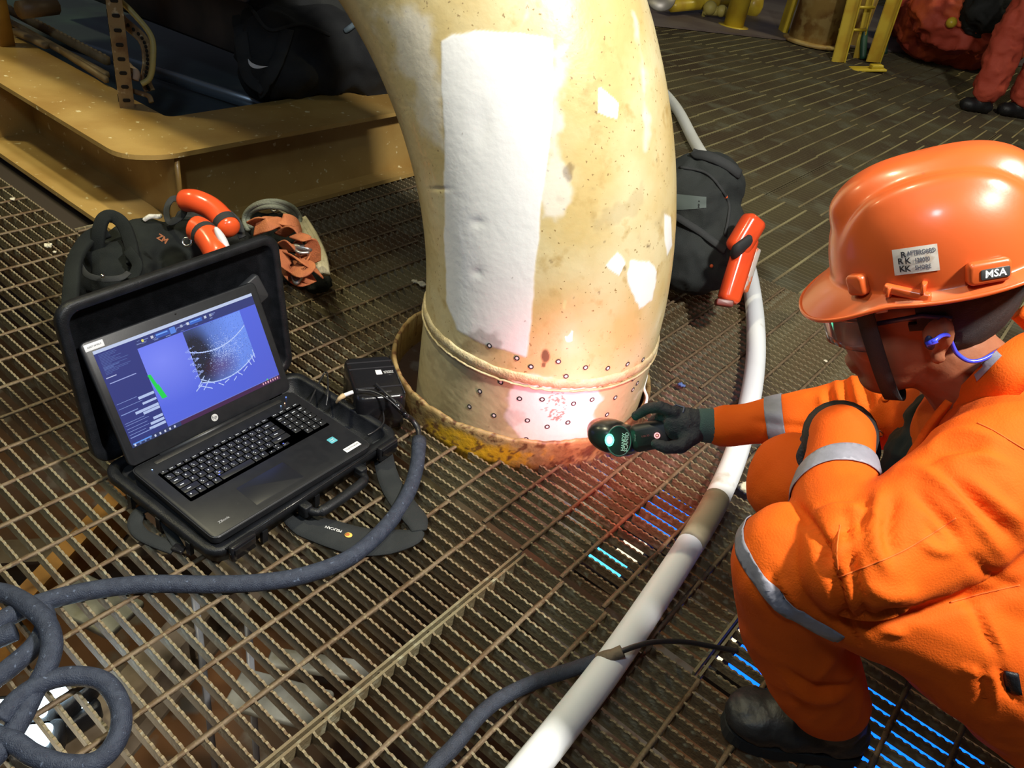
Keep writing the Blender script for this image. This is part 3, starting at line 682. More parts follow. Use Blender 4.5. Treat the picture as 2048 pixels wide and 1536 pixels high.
# inner side of the lid faces the laptop
lid = shell_lid.build('case_lid', M_BLACKP, case)
mb = MB(); mb.tube(spline([ML @ Vector(p) for p in ((-.21, .20, -.012), (-.1, .203, -.004), (.02, .198, -.008), (.12, .204, -.006))], 6), 1, 8, flat=(.004, .06), up=ML.to_3x3() @ Vector((0, 1, 0))); mb.build('lid_pocket', M_BLACKC, case)
for x in (-.13, .13):
    mb = MB(); mb.cyl(W(ccx + x - .03, cy1 + .010, .056), W(ccx + x + .03, cy1 + .010, .056), .008, seg=10); mb.build('hinge', M_BLACKP, case)
mb = MB(); q = ML @ Vector((.168, .215, -.012)); mb.rbox((0, 0, 0), (.055, .065, .016), .008, frame(q, ML.to_3x3() @ Vector((.9, .35, 0)), z=ML.to_3x3() @ Vector((0, 0, 1)))); mb.build('adapter_block', mat('dark grey plastic', (.03, .032, .036), .45), label='small dark grey adapter held in the open lid of the hard case', cat='adapter')
# front: handle, latches, feet
for x in (.045, .425):
    mb = MB(); mb.rbox((x, cy0 - .012, .044), (.055, .014, .034), .005, MC); mb.box((x, cy0 - .020, .050), (.045, .003, .012), MC); mb.build('latch', M_BLACKG, case)
mb = MB(); hp = [W(x_, cy0 - y_, .034) for x_, y_ in ((.195, .008), (.197, .030), (.208, .040), (.235, .043), (.285, .043), (.325, .040), (.337, .030), (.34, .008))]
mb.tube(spline(hp, 6), [0.008] * 12 + [.011] * 19 + [.008] * 12, 10); mb.build('handle', M_BLACKP, case)
for x in (.192, .343): mb = MB(); mb.rbox((x, cy0 - .014, .034), (.020, .024, .026), .005, MC); mb.build('handle_mount', M_BLACKP, case)
for k in range(3):
    mb = MB(); mb.box((cx0 - .004 + .0, .06 + k * .085, .026), (.008, .012, .03), MC); mb.build('rib', M_BLACKP, case)
    mb = MB(); mb.box((.10 + k * .13, cy0 - .004, .024), (.012, .008, .03), MC); mb.build('rib', M_BLACKP, case)
mb = MB(); mb.tube([W(cx0 + .02, cy0 - .005, .0555), W(cx1 - .02, cy0 - .005, .0555)], .0018, 6); mb.build('rim_seal', mat('wet black rubber', (.02, .02, .022), .2), case)

# ---- laptop
lap = empty('laptop', W(LW / 2, LD / 2, .1), 'open dark grey laptop with lit blue screen on the hard case', 'laptop')
M_LAP = mat('dark grey laptop plastic', (.015, .016, .019), .40, .1, (.012, .013, .016), 60, 3, bump=.05, bscale=900)
M_LAPE = mat('laptop edge grey', (.06, .062, .068), .25, .5)
MLP = Matrix.Translation((-.9098, .535, .0665)) @ Matrix.Rotation(1.6087, 4, 'Z') @ Matrix.Translation((LW / 2, LD / 2, 0))
mb = MB(); mb.rbox((0, 0, 0), (LW, LD, .018), .014, MLP, rz=.003, seg=5); mb.build('base', M_LAP, lap)
mb = MB(); mb.tube([MLP @ Vector((x, y, .0072)) for x, y in roundpoly([(-LW / 2, -LD / 2), (LW / 2, -LD / 2), (LW / 2, LD / 2), (-LW / 2, LD / 2)], .016, 5)], .0009, 5, closed=True); mb.build('edge_trim', M_LAPE, lap)
zt = .0091
mb = MB(); mb.rbox((.004, .030, zt - .0008), (.336, .104, .0014), .004, MLP); mb.build('keyboard_well', mat('black keyboard deck', (.013, .014, .016), .5), lap)
M_KEY = mat('black key', (.014, .015, .017), .42); M_LEG = mat('white key legend', (.62, .66, .75), .6)
def key_mesh(w_, kind):
    mb = MB(); mb.rbox((0, 0, 0), (w_, .0142, .0022), .0014, seg=2, rz=.0006)
    if kind == 1: mb.box((-w_ * .12, .001, .00115), (.0022, .0032, .0002), mi=1)
    if kind == 2: mb.box((-w_ * .2, .0015, .00115), (.0016, .0022, .0002), mi=1); mb.box((-w_ * .2 + .002, -.002, .00115), (.0016, .0022, .0002), mi=1)
    if kind == 3: mb.box((-w_ * .1, .000, .00115), (min(w_ * .5, .008), .0018, .0002), mi=1)
    return mb.mesh('key', [M_KEY, M_LEG])
KM = {}
def key(x, y, w_, kind, sy=1):
    k = (round(w_, 4), kind)
    if k not in KM: KM[k] = key_mesh(w_ - .0022, kind)
    M = MLP @ Matrix.Translation((x + w_ / 2, y, zt + .0012)) @ Matrix.Scale(sy, 4, (0, 1, 0)); o = link('key', KM[k], lap, M=M)
u = .0186; X0 = -.160; Y0 = .0755
for i in range(15): key(X0 + i * .01655, Y0 + .0015, .01655, 3 if i % 3 else 1, .6)
rowsK = [(.0595, [1] * 13 + [1.6], 2), (.0430, [1.45] + [1] * 12 + [1.15], 1), (.0265, [1.65] + [1] * 11 + [1.95], 1), (.0100, [2.15] + [1] * 10 + [2.45], 2), (-.0065, [1.2, 1, 1, 1, 4.4, 1, 1], 1)]
for y, ws, kd in rowsK:
    x = X0; tot = sum(ws); s_ = 13.6 / 14.6 * u / 1.0 * 14.6 / 14.6
    for j, q in enumerate(ws):
        w_ = q * .0170; key(x, y, w_, 3 if q > 1.3 and q < 4 else (0 if q > 4 else kd)); x += w_
for sx, y, sy in ((0, -.0105, .45), (1, -.0105, .45), (2, -.0105, .45), (1, -.0025, .45)): key(X0 + .181 + sx * .0168, y, .0168, 1, sy)
for r, y in enumerate((.0770, .0595, .0430, .0265, .0100, -.0065)):
    for c_ in range(4):
        if r == 5 and c_ == 0: continue
        key(X0 + .2585 + c_ * .0180, y, .0180, 3 if r in (0, 1) else 1, .6 if r == 0 else 1)
mb = MB(); mb.rbox((-.030, -.078, zt - .0004), (.112, .062, .001), .004, MLP); mb.build('touchpad', mat('touchpad', (.014, .015, .019), .3), lap)
mb = MB(); mb.rbox((0, .110, zt + .0002), (.30, .009, .0012), .003, MLP); mb.build('speaker_bar', mat('speaker mesh', (.035, .034, .033), .4, .3), lap)
mb = MB(); mb.cyl(MLP @ Vector((-.13, .125, .006)), MLP @ Vector((.13, .125, .006)), .0075, seg=12); mb.build('hinge', M_LAP, lap)
def label(name, x, y, w_, h, body, size, m=M_WHITE, rot=0, par=lap, MM=MLP, z=zt, ink=M_INK):
    Mx = MM @ Matrix.Translation((x, y, z)) @ Matrix.Rotation(rot, 4, 'Z'); mb = MB(); mb.rbox((0, 0, .0002), (w_, h, .0005), .001, Mx, seg=2)
    if body:
        t = textmesh(body, size, Mx @ Matrix.Translation((0, 0, .0006)), 1, .0001); mb.add(t.v, t.f, 1)
    return mb.build(name, [m, ink], par)
label('asset_sticker', .155, -.105, .040, .013, '5CG7331KDN', .0055)
mb = MB(); q = MLP @ Matrix.Translation((.140, -.062, zt)); mb.rbox((0, 0, .0002), (.017, .017, .0005), .002, q, seg=2)
t = textmesh('intel', .0055, q @ Matrix.Translation((0, .002, .0006)), 1, .0001); mb.add(t.v, t.f, 1); t = textmesh('CORE i7', .003, q @ Matrix.Translation((0, -.004, .0006)), 1, .0001); mb.add(t.v, t.f, 1)
mb.build('processor_sticker', [mat('teal sticker', (.10, .42, .50), .35), M_WHITE], lap)
textmesh('ZBook', .008, MLP @ Matrix.Translation((-.150, -.098, zt + .0003)), 0, .0001).build('printed_name', mat('silver print', (.4, .4, .42), .4), lap)
for x, y, cc in ((-.163, .098, (.3, .5, 1.0)), (.138, .095, (.3, .5, 1.0)), (.150, .097, (1.0, .5, .3)), (.166, .112, (.1, .2, 1.0))):
    mb = MB(); mb.sph((x, y, zt + .0004), (.0013, .0013, .0006), 8, 4, MLP); mb.build('indicator_light', emis('indicator %.1f' % (cc[0] + cc[2] * 10), cc, 4.0), lap)
for x, y in ((.060, -.0065), (-.080, .009), (-.085, .0025)):
    mb = MB(); mb.sph((x, y, zt + .0026), (.0018, .0012, .0004), 8, 4, MLP); mb.build('key_glow', emis('blue key light', (.15, .2, 1.0), 2.0), lap)

# ---- screen
SCA = 2.065 - .02
MS = MLP @ Matrix.Translation((0, LD / 2 + .001, .011)) @ Matrix.Rotation(PI - SCA, 4, 'X')      # local y up the screen, local +z away from the viewer side
SHH = .248
mb = MB(); mb.rbox((0, SHH / 2, .0), (LW, SHH, .009), .012, MS, rz=.0025, seg=5); mb.build('screen_lid', M_LAP, lap)
# the face that looks at the user is local -z? (rotation about x by more than 90 degrees turns +z to the front)
fz = 1 if (MS.to_3x3() @ Vector((0, 0, 1))).dot(CAMP - MS.translation) > 0 else -1
MF = MS @ Matrix.Translation((0, 0, fz * .0046))
if fz < 0: MF = MF @ Matrix.Scale(-1, 4, (0, 0, 1))
DWd, DHh, DC = .346, .194, .130
NX, NY = 400, 225
U, Vv = np.meshgrid((np.arange(NX) + .5) / NX, (np.arange(NY) + .5) / NY)      # u to the right, v down
img = np.zeros((NY, NX, 3))
def box_(x0, x1, y0, y1, c, a=1.0):
    m = ((U >= x0) & (U < x1) & (Vv >= y0) & (Vv < y1))[..., None] * a; img[:] = img * (1 - m) + np.array(c) * m
rg_ = np.random.default_rng(4)
g = np.clip(1.0 - .35 * U - .25 * Vv, 0, 1)[..., None]
img[:] = np.array((.085, .135, .78)) * (.55 + .55 * g); img[:] += np.array((.10, .10, .12)) * np.clip(1 - np.hypot((U - .33) * 1.3, Vv - .32) * 2.2, 0, 1)[..., None]
cyl = (U > .50) & (U < .885) & (Vv < .80)
# scanned pipe picture: lighter wall, dark left side, two pale weld arcs
cu_, vv_ = (U - .50) / .385, Vv
arc = lambda v0, s: v0 + .13 * (1 - np.clip((cu_ - .42) / .6, -1, 1) ** 2) * s
body = cyl & (Vv < arc(.62, 1.0)) & (Vv > .13)
sh = np.clip(.25 + 1.0 * cu_, .18, 1)[..., None]
img[:] = np.where(body[..., None], np.array((.13, .25, .80)) * sh * (1.15 - .25 * Vv[..., None]), img)
dk = np.clip(1 - np.hypot((cu_ - .10) / .33, (vv_ - .42) / .38), 0, 1)[..., None]; img[:] = np.where(body[..., None], img * (1 - .92 * np.minimum(dk * 2.0, 1)), img)
dk2 = np.clip(1 - np.hypot((cu_ - .42) / .35, (vv_ - .60) / .16), 0, 1)[..., None]; img[:] = np.where(body[..., None], img * (1 - .55 * dk2) + np.array((.06, 0, .02)) * dk2, img)
for v0 in (.385, .645):
    m = cyl & (np.abs(Vv - arc(v0 - (.10 if v0 < .5 else .03), 1.0) - .0 * cu_) < .006); img[m] = (.45, .58, .95)
sp = rg_.random((NY, NX)); cl = np.exp(-(((cu_ - .55) / .22) ** 2 + ((vv_ - .47) / .13) ** 2)); m = body & (sp < cl * .22); img[m] = (.50, .62, .98)
m = body & (sp > 1 - .03); img[m] = (.04, .06, .25)
edge = (np.abs(U - .505 - .02 * np.sin(Vv * 90)) < .014) & (Vv > .30) & (Vv < .62) & (sp < .45); img[edge] = (.35, .45, .9)
for (x0, y0, x1, y1) in ((.475, .71, .53, .63), (.50, .76, .555, .68), (.48, .70, .55, .78), (.505, .65, .575, .74), (.455, .74, .50, .70), (.60, .76, .625, .80), (.64, .78, .67, .765), (.70, .80, .72, .775), (.74, .74, .76, .78), (.78, .75, .81, .72), (.83, .66, .84, .72), (.86, .62, .865, .70), (.88, .58, .88, .66)):
    d_ = np.array((x1 - x0, y1 - y0)); t_ = np.clip(((U - x0) * d_[0] + (Vv - y0) * d_[1]) / (d_ @ d_), 0, 1); dd_ = np.hypot((U - x0 - t_ * d_[0]), (Vv - y0 - t_ * d_[1]) * .56); img[dd_ < .0028] = (.48, .60, .95)
box_(0, 1, 0, .030, (.50, .58, .80)); box_(0, 1, .030, .125, (.018, .030, .17))
box_(0, .225, .030, .955, (.016, .028, .19)); box_(0, 1, .955, 1, (.015, .03, .12)); box_(.30, 1, .955, 1, (.05, .008, .06))
box_(.225, .99, .945, .955, (.16, .20, .55), .6)
for k in range(26):
    x = .23 + rg_.random() * .5; y = .045 + rg_.random() * .065; box_(x, x + .014 + .02 * rg_.random(), y, y + .007, (.16, .22, .5))
for x, c in ((.262, (.75, .70, .12)), (.318, (.55, .58, .7)), (.50, (.35, .4, .6)), (.54, (.6, .65, .8)), (.655, (.5, .55, .7)), (.69, (.3, .35, .5))): box_(x, x + .014, .055, .082, c)
box_(.345, .43, .05, .10, (.02, .08, .42)); box_(.35, .42, .06, .07, (.15, .35, .9)); box_(.432, .468, .045, .105, (.08, .22, .75)); box_(.56, .64, .05, .09, (.03, .12, .55)); box_(.565, .63, .058, .068, (.15, .35, .9))
for k in range(16):
    y = .05 + k * .013; box_(.02, .05 + .12 * rg_.random(), y, y + .005, (.07, .12, .36))
box_(.012, .07, .275, .284, (.45, .5, .75)); box_(.02, .17, .335, .342, (.30, .36, .7))
for y, x0 in ((.56, .13), (.625, .14), (.685, .085), (.715, .125), (.80, .165), (.84, .14), (.88, .125)): box_(x0, .222, y, y + .026, (.42, .52, .80))
for y in (.545, .60, .66, .75, .775, .81, .84, .87, .90): box_(.01, .10 + .05 * rg_.random(), y, y + .005, (.20, .28, .6))
box_(.01, .12, .962, .975, (.10, .30, .9))
gq = (Vv - .40) / .27; gm = (gq > 0) & (gq < 1) & (U > .222 + .030 * gq) & (U < .240 + .036 * gq + .006 * (gq > .45)); img[gm] = (.0, .62, .07)
for k in range(9): box_(.014 + k * .030, .026 + k * .030, .968, .990, (.6, .65, .8) if k > 3 or k == 0 else (.12, .2, .45))
for k in range(7): box_(.87 + k * .018, .878 + k * .018, .966, .985, (.75, .4, .5))
box_(.905, .915, .940, .955, (.1, .55, .2))
vv = []; ff = []
for j in range(NY + 1):
    for i in range(NX + 1): vv.append(((i / NX - .5) * DWd, DC + (.5 - j / NY) * DHh, .0003))
for j in range(NY):
    for i in range(NX): q = j * (NX + 1) + i; ff.append((q, q + NX + 1, q + NX + 2, q + 1))
dme = bpy.data.meshes.new('display'); dme.from_pydata([tuple(MF @ Vector(q)) for q in vv], [], ff)
ca = dme.attributes.new('picture', 'FLOAT_COLOR', 'FACE'); ca.data.foreach_set('color', np.concatenate([img.reshape(-1, 3), np.ones((NX * NY, 1))], 1).astype('f4').ravel())
dm = bpy.data.materials.new('lit display'); dm.use_nodes = True; dn_ = dm.node_tree; db = dn_.nodes['Principled BSDF']; da = dn_.nodes.new('ShaderNodeAttribute'); da.attribute_name = 'picture'
dn_.links.new(da.outputs['Color'], db.inputs['Emission Color']); db.inputs['Emission Strength'].default_value = 1.0; db.inputs['Base Color'].default_value = (.01, .01, .012, 1); db.inputs['Roughness'].default_value = .35
dme.materials.append(dm); dme.update(); link('display', dme, lap)
mb = MB(); q = MF @ Matrix.Translation((0, .018, .0002)); mb.lathe([(.0075, 0), (.0075, .0004)], 24, q, smooth=False); t = textmesh('hp', .011, q @ Matrix.Translation((0, .0008, .0004)) @ Matrix.Shear('XZ', 4, (0, 0)), 1, .0001); mb.add(t.v, t.f, 1)
mb.build('maker_badge', [mat('silver badge', (.55, .55, .55), .4), M_INK], lap)
mb = MB(); q = MF @ Matrix.Translation((-.166, SHH - .012, .0002)); mb.rbox((0, 0, 0), (.036, .013, .0005), .001, q, seg=2); t = textmesh('ASSET 00794-3', .0042, q @ Matrix.Translation((0, 0, .0006)), 1, .0001); mb.add(t.v, t.f, 1); mb.build('lid_sticker', [M_WHITE, M_INK], lap)
mb = MB(); mb.sph((0, SHH - .008, .0002), (.002, .002, .0006), 10, 5, MF); mb.build('webcam', M_BLACKG, lap)

# ---- things around the case
# black power box beside the ring
pb = empty('power_case', at(750, 790, 0), 'glossy black padded power case beside the yellow ring', 'case')
qa, qb, qc = at(692, 716, .10), at(778, 712, .10), at(815, 800, .10)
ex = (qc - qb).normalized(); MPB = frame((qa + qb) / 2 + ex * .075 - Vector((0, 0, .05)), ex, z=(0, 0, 1))
wy = (qb - qa).length * 1.12
mb = MB(); mb.rbox((0, 0, 0), (.165, wy, .098), .018, MPB, rz=.010, seg=5); mb.build('box', mat('glossy black vinyl', (.010, .010, .012), .22, bump=.15, bscale=60), pb)
mb = MB()
for x in (-.055, -.030, .045): mb.box((x, 0, .0488), (.0035, wy * .93, .0025), MPB)
mb.tube([MPB @ Vector((-.075, wy * .46, .0485)), MPB @ Vector((.075, wy * .46, .0485))], .0015, 5); mb.build('piping', mat('shiny black piping', (.03, .03, .035), .15), pb)
mb = MB(); mb.rbox((-.012, .012, .0492), (.018, .014, .0006), .001, MPB, seg=2); mb.rbox((-.010, .034, .0491), (.022, .018, .0004), .001, MPB, 1, seg=2)
t = textmesh('MADE IN\nCANADA', .0055, MPB @ Matrix.Translation((-.010, .034, .0496)) @ Matrix.Rotation(-PI / 2, 4, 'Z'), 0, .0001); mb.add(t.v, t.f, 0); mb.build('box_label', [M_WHITE, M_BLACKG], pb)
mb = MB(); mb.box((.062, .01, .049), (.004, .028, .0015), MPB); mb.build('metal_tab', M_CHROME, pb)
# thin cords and plugs
def cable(name, pts, r, m, label, cat, n=10, par=None, seg=10, **kw):
    mb = MB(); mb.tube(spline(pts, n), r, seg); return mb.build(name, m, par, label=label, cat=cat, **kw)
M_CORD = mat('thin black cord', (.018, .018, .02), .35)
cable('thin_cord', [W(.40, .20, .04), at(650, 745, .06), at(656, 780, .07), at(652, 812, .05)], .0022, M_CORD, 'thin black cord looping inside the open case pocket', 'cord')
cable('thin_cord', [at(715, 780, .115), at(745, 783, .112), at(775, 798, .108), at(800, 820, .09)], .0022, M_CORD, 'thin black cord crossing the glossy power case', 'cord')
cable('thin_cord', [at(752, 768, .108), at(770, 785, .108), at(790, 803, .10), at(803, 818, .085)], .0032, M_CORD, 'short black plug lead on the glossy power case', 'cord')
cable('thin_cord', [at(766, 822, .06), at(767, 845, .06), at(750, 862, .062), at(735, 870, .06)], .0018, M_CORD, 'thin cord over the front right corner of the hard case', 'cord')
mb = MB(); mb.cyl(at(789, 805, .10), at(806, 824, .078), .0085, .0075, 12); mb.cyl(at(806, 824, .078), at(815, 834, .068), .0065, .005, 12); mb.build('plug', M_BLACKG, label='black cable plug hanging off the corner of the glossy power case', cat='plug')
mb = MB(); mb.tube(spline([at(706, 784, .10), at(698, 787, .098), at(688, 791, .094)], 4), .0045, 8); mb.tube(spline([at(688, 791, .094), at(679, 797, .09), at(672, 806, .075)], 4), [.006, .006, .006, .005, .005, .004, .003, .003, .002], 8, 1); mb.build('taped_tie', [M_WHITE, mat('tan tape', (.55, .40, .22), .7)], label='white and tan taped tie hanging over the rim of the hard case', cat='tie')
# shoulder strap of the case, folded flat on the grating
M_STRAP = mat('dark strap fabric', (.013, .016, .018), .85, 0, (.018, .021, .023), 20, 3, bump=.5, bscale=800)
strap = empty('shoulder_strap', at(700, 1080, 0), 'wide black shoulder strap lying on the grating below the laptop', 'strap')
def ribbon(name, pts, w_, m, par, ups=None, th=.004, n=10):
    "flat band lying with its face up"
    P = spline([p for p, _ in pts], n); ww_ = [q for _, q in pts]; ws = []
    for i in range(len(P)):
        t = i / (len(P) - 1) * (len(ww_) - 1); k = min(int(t), len(ww_) - 2); ws.append(ww_[k] + (ww_[k + 1] - ww_[k]) * (t - k))
    mb = MB(); vs = []; fs = []
    for i, p in enumerate(P):
        t = (P[min(i + 1, len(P) - 1)] - P[max(i - 1, 0)]).normalized(); s = t.cross(Vector((0, 0, 1)) if ups is None else ups)
        if s.length < 1e-4: s = Vector((1, 0, 0))
        s.normalize(); nn_ = s.cross(t).normalized(); h = ws[i] * w_ / 2
        for a, b in ((-h, -th / 2), (-h, th / 2), (-h * .5, th * .8), (h * .5, th * .8), (h, th / 2), (h, -th / 2)): vs.append(p + s * a + nn_ * b)
    for i in range(len(P) - 1):
        for k in range(6): fs.append((i * 6 + k, i * 6 + (k + 1) % 6, i * 6 + 6 + (k + 1) % 6, i * 6 + 6 + k))
    fs.append(tuple(range(5, -1, -1))); fs.append(tuple((len(P) - 1) * 6 + k for k in range(6)))
    return mb.add(vs, fs, 0, True).build(name, m, par)
ribbon('strap_pad', [(at(575, 1035, .006), .35), (at(610, 1050, .006), .85), (at(665, 1068, .006), 1), (at(720, 1083, .006), 1.05), (at(775, 1083, .006), .95), (at(822, 1075, .008), .6), (at(838, 1060, .010), .35)], .068, M_STRAP, strap)
ribbon('strap_end', [(at(838, 1062, .012), .55), (at(832, 1040, .016), .9), (at(808, 1010, .014), .95), (at(785, 975, .008), .9), (at(772, 940, .006), .85), (at(765, 905, .010), .8), (at(755, 880, .030), .6)], .052, M_STRAP, strap)
pq = at(667, 1058, .0115); ed = (at(712, 1072, .011) - at(650, 1054, .011)).normalized(); mt = frame(pq, -ed, z=(0, 0, 1))
t = textmesh('PELICAN', .0088, mt @ Matrix.Translation((.0, 0, 0)), 0, .0002, .0002); t.build('strap_print', mat('pale print', (.6, .6, .6), .6), strap)
mb = MB(); mb.sph((0, 0, 0), (.008, .007, .001), 14, 5, frame(at(697, 1070, .011), ed, z=(0, 0, 1)), 0); mb.sph((-.002, 0, .0008), (.0045, .004, .0008), 10, 4, frame(at(697, 1070, .011), ed, z=(0, 0, 1)), 1)
mb.build('strap_emblem', [mat('amber print', (.75, .50, .10), .6), mat('red brown print', (.45, .12, .03), .6)], strap)
loop = empty('strap_loop', at(330, 1060, 0), 'looped black strap with a buckle at the left corner of the hard case', 'strap')
ribbon('webbing', [(at(318, 1012, .040), .7), (at(286, 1020, .020), 1), (at(270, 1045, .012), 1), (at(282, 1068, .010), 1), (at(315, 1085, .010), 1), (at(350, 1098, .012), 1)], .026, M_STRAP, loop)
ribbon('webbing', [(at(326, 1028, .045), 1), (at(338, 1060, .020), 1), (at(358, 1095, .014), 1)], .018, M_STRAP, loop)
mb = MB(); mb.rbox((0, 0, 0), (.022, .016, .008), .003, frame(at(357, 1098, .016), (1, .4, 0), z=(0, 0, 1))); mb.build('buckle', M_BLACKG, loop)

# ---- braided hoses and white hose
M_BRAID = mat('blue grey braided sleeve', (.034, .045, .075), .6, 0, (.022, .030, .055), 90, 3, .4, .6, (.10, .13, .20), 120, .66, .70, bump=.6, bscale=500)
M_BRAID2 = mat('dark blue braided sleeve', (.030, .038, .060), .6, 0, (.022, .028, .045), 90, 3, bump=.6, bscale=500)
r1 = .0155
P1 = [at(822, 838, .045), at(836, 858, .028), at(838, 885, .018), at(832, 940, r1), at(812, 995, r1), at(770, 1055, r1), at(700, 1115, r1), at(610, 1150, r1), at(520, 1165, r1), at(420, 1169, r1), at(300, 1168, r1), at(200, 1178, r1), at(110, 1197, r1), at(40, 1222, r1 + .006), at(-20, 1258, r1 + .01), at(-90, 1330, r1)]
br1 = empty('braided_cable', at(520, 1165, 0), 'thick braided blue grey cable curving from the power case to the left edge', 'cable')
sp_ = spline(P1, 14); mb = MB(); mb.tube(sp_[28:], r1, 16); mb.build('sleeve', M_BRAID, br1)
mb = MB(); mb.tube(spline([at(812, 832, .072)] + P1[:3], 8), .0065, 10); mb.build('inner_cord', M_CORD, br1)
mb = MB(); mb.cyl(sp_[26], sp_[31], r1 * 1.06, r1 * 1.06, 16); mb.build('sleeve_end', M_BRAID2, br1)
def coil(pts, r, label, closed=False):
    mb = MB(); mb.tube(spline(pts, 12, closed), r, 14, closed=closed); return mb.build('cable_loop', M_BRAID, label=label, cat='cable', group=None)
coil([at(-30, 1180, .02), at(20, 1190, .03), at(62, 1215, .045), at(92, 1245, .05), at(104, 1285, .05), at(95, 1330, .045), at(70, 1380, .03), at(40, 1440, .02), at(0, 1500, .016), at(-60, 1560, .016)], r1, 'braided cable loop running down from the left edge through the coil')
coil([at(85, 1218, .028), at(92, 1250, .020), at(70, 1290, .016), at(20, 1335, .016), at(-40, 1380, .016), at(-100, 1430, .016)], r1, 'braided cable end going left out of the picture above the round loop')
coil([at(0, 1440, .03), at(40, 1395, .034), at(95, 1362, .036), at(150, 1352, .036), at(205, 1362, .034), at(236, 1400, .03), at(243, 1445, .026), at(228, 1490, .022), at(190, 1525, .02), at(130, 1530, .02), at(70, 1512, .02), at(20, 1480, .022), at(-30, 1470, .02)], r1 * .95, 'round loop of braided cable at the bottom left corner')
coil([at(-60, 1300, .03), at(0, 1275, .04), at(30, 1262, .045)], r1, 'short visible piece of braided cable at the left edge')
P2 = [at(800, 1650, .016), at(860, 1545, .016), at(910, 1490, .016), at(960, 1430, .016), at(1010, 1392, .016), at(1080, 1360, .016), at(1150, 1337, .018), at(1205, 1318, .030)]
c2 = empty('sheathed_cable', at(1000, 1400, 0), 'dark braided cable from the bottom edge ending on the white hose', 'cable')
mb = MB(); mb.tube(spline(P2, 12), .0125, 14); mb.build('sleeve', M_BRAID2, c2)
mb = MB(); mb.tube(spline([at(1200, 1320, .032), at(1222, 1312, .052), at(1245, 1302, .064)], 6), [.0125] * 5 + [.012, .0115] + [.0105] * 6, 12); mb.build('tape_wrap', mat('brown tape wrap', (.20, .15, .10), .8, 0, (.12, .09, .06), 60), c2)
mb = MB(); mb.tube(spline([at(1240, 1304, .064), at(1270, 1293, .070), at(1310, 1284, .068), at(1370, 1284, .035), at(1440, 1296, .01), at(1475, 1302, .006)], 10), .0048, 10); mb.build('inner_cord', M_CORD, c2)
RH = .0275
WH = [at(930, 1700, RH), at(1028, 1575, RH), at(1128, 1450, RH), at(1218, 1332, RH), at(1298, 1215, RH), at(1370, 1105, RH), at(1430, 1005, RH), at(1475, 900, RH), at(1502, 790, RH), at(1512, 700, RH), at(1508, 610, RH), at(1492, 520, RH), at(1462, 420, RH), at(1425, 345, RH), at(1388, 282, RH), at(1352, 215, RH), at(1310, 170, RH), at(1250, 130, RH), at(1180, 100, RH)]
M_HOSE = mat('white plastic hose', (.80, .83, .87), .4, 0, (.72, .74, .75), 4, 4, .5, .7, (.42, .38, .30), 9, .64, .74, bump=.1)
hz = empty('white_hose', at(1430, 1005, 0), 'thick white hose sweeping around the worker across the grating', 'hose')
sh_ = spline(WH, 14); mb = MB(); mb.tube(sh_, RH, 20); mb.build('hose_wall', M_HOSE, hz)
k0 = min(range(len(sh_)), key=lambda i: (sh_[i] - at(1437, 1000, RH)).length); k1 = min(range(len(sh_)), key=lambda i: (sh_[i] - at(1385, 1095, RH)).length); k0, k1 = sorted((k0, k1))
mb = MB(); mb.tube(sh_[k0:k1 + 1], RH + .0008, 20); mb.build('tape_band', mat('grubby tan tape', (.30, .26, .18), .6, 0, (.20, .16, .11), 12, 4), hz)
# ================================================================ BAGS AND GEAR
def blob(parts, voxel=.008, sm=3):
    "parts: ('s', centre, (rx, ry, rz), matrix) ellipsoids or ('c', p0, p1, r0, r1) tapered limbs, melted together"
    mb = MB()
    for q in parts:
        if q[0] == 's':
            M = q[3] if len(q) > 3 else Matrix.Identity(4)
            mb.sph((0, 0, 0), q[2], 20, 14, Matrix.Translation(q[1]) @ M)
        else:
            _, a, b, r0, r1 = q; a = Vector(a); b = Vector(b); n = max(2, int((b - a).length / (.35 * min(r0, r1))) + 1); n = min(n, 14)
            mb.tube([a, b], [r0, r1], 16); mb.sph(a, r0, 16, 10); mb.sph(b, r1, 16, 10)
    return remesh(mb, voxel, sm)
def setmat(me, *ms):
    for m in ms: me.materials.append(m)
    me.polygons.foreach_set('use_smooth', [True] * len(me.polygons)); return me
def crease(amp, s, off=0.0, oct_=3):
    def fn(co, no):
        k = np.array([1 - abs(noise.fractal((float(p[0]) * s + off, float(p[1]) * s, float(p[2]) * s + off), .9, 2.0, oct_)) * 2.2 for p in co]); return co + no * (amp * (k - .5))[:, None]
    return fn
CX = camdir(1, 0, 0); CY = camdir(0, 1, 0); CZ = camdir(0, 0, 1)
def camrot(): m = Matrix.Identity(4); [m.__setitem__(0, (CX[0], CY[0], CZ[0], 0)), m.__setitem__(1, (CX[1], CY[1], CZ[1], 0)), m.__setitem__(2, (CX[2], CY[2], CZ[2], 0))]; return m
CR = camrot()
def rot2(a): return CR @ Matrix.Rotation(a, 4, 'Z')      # ellipsoid axes: x image right, y image down, z into the picture

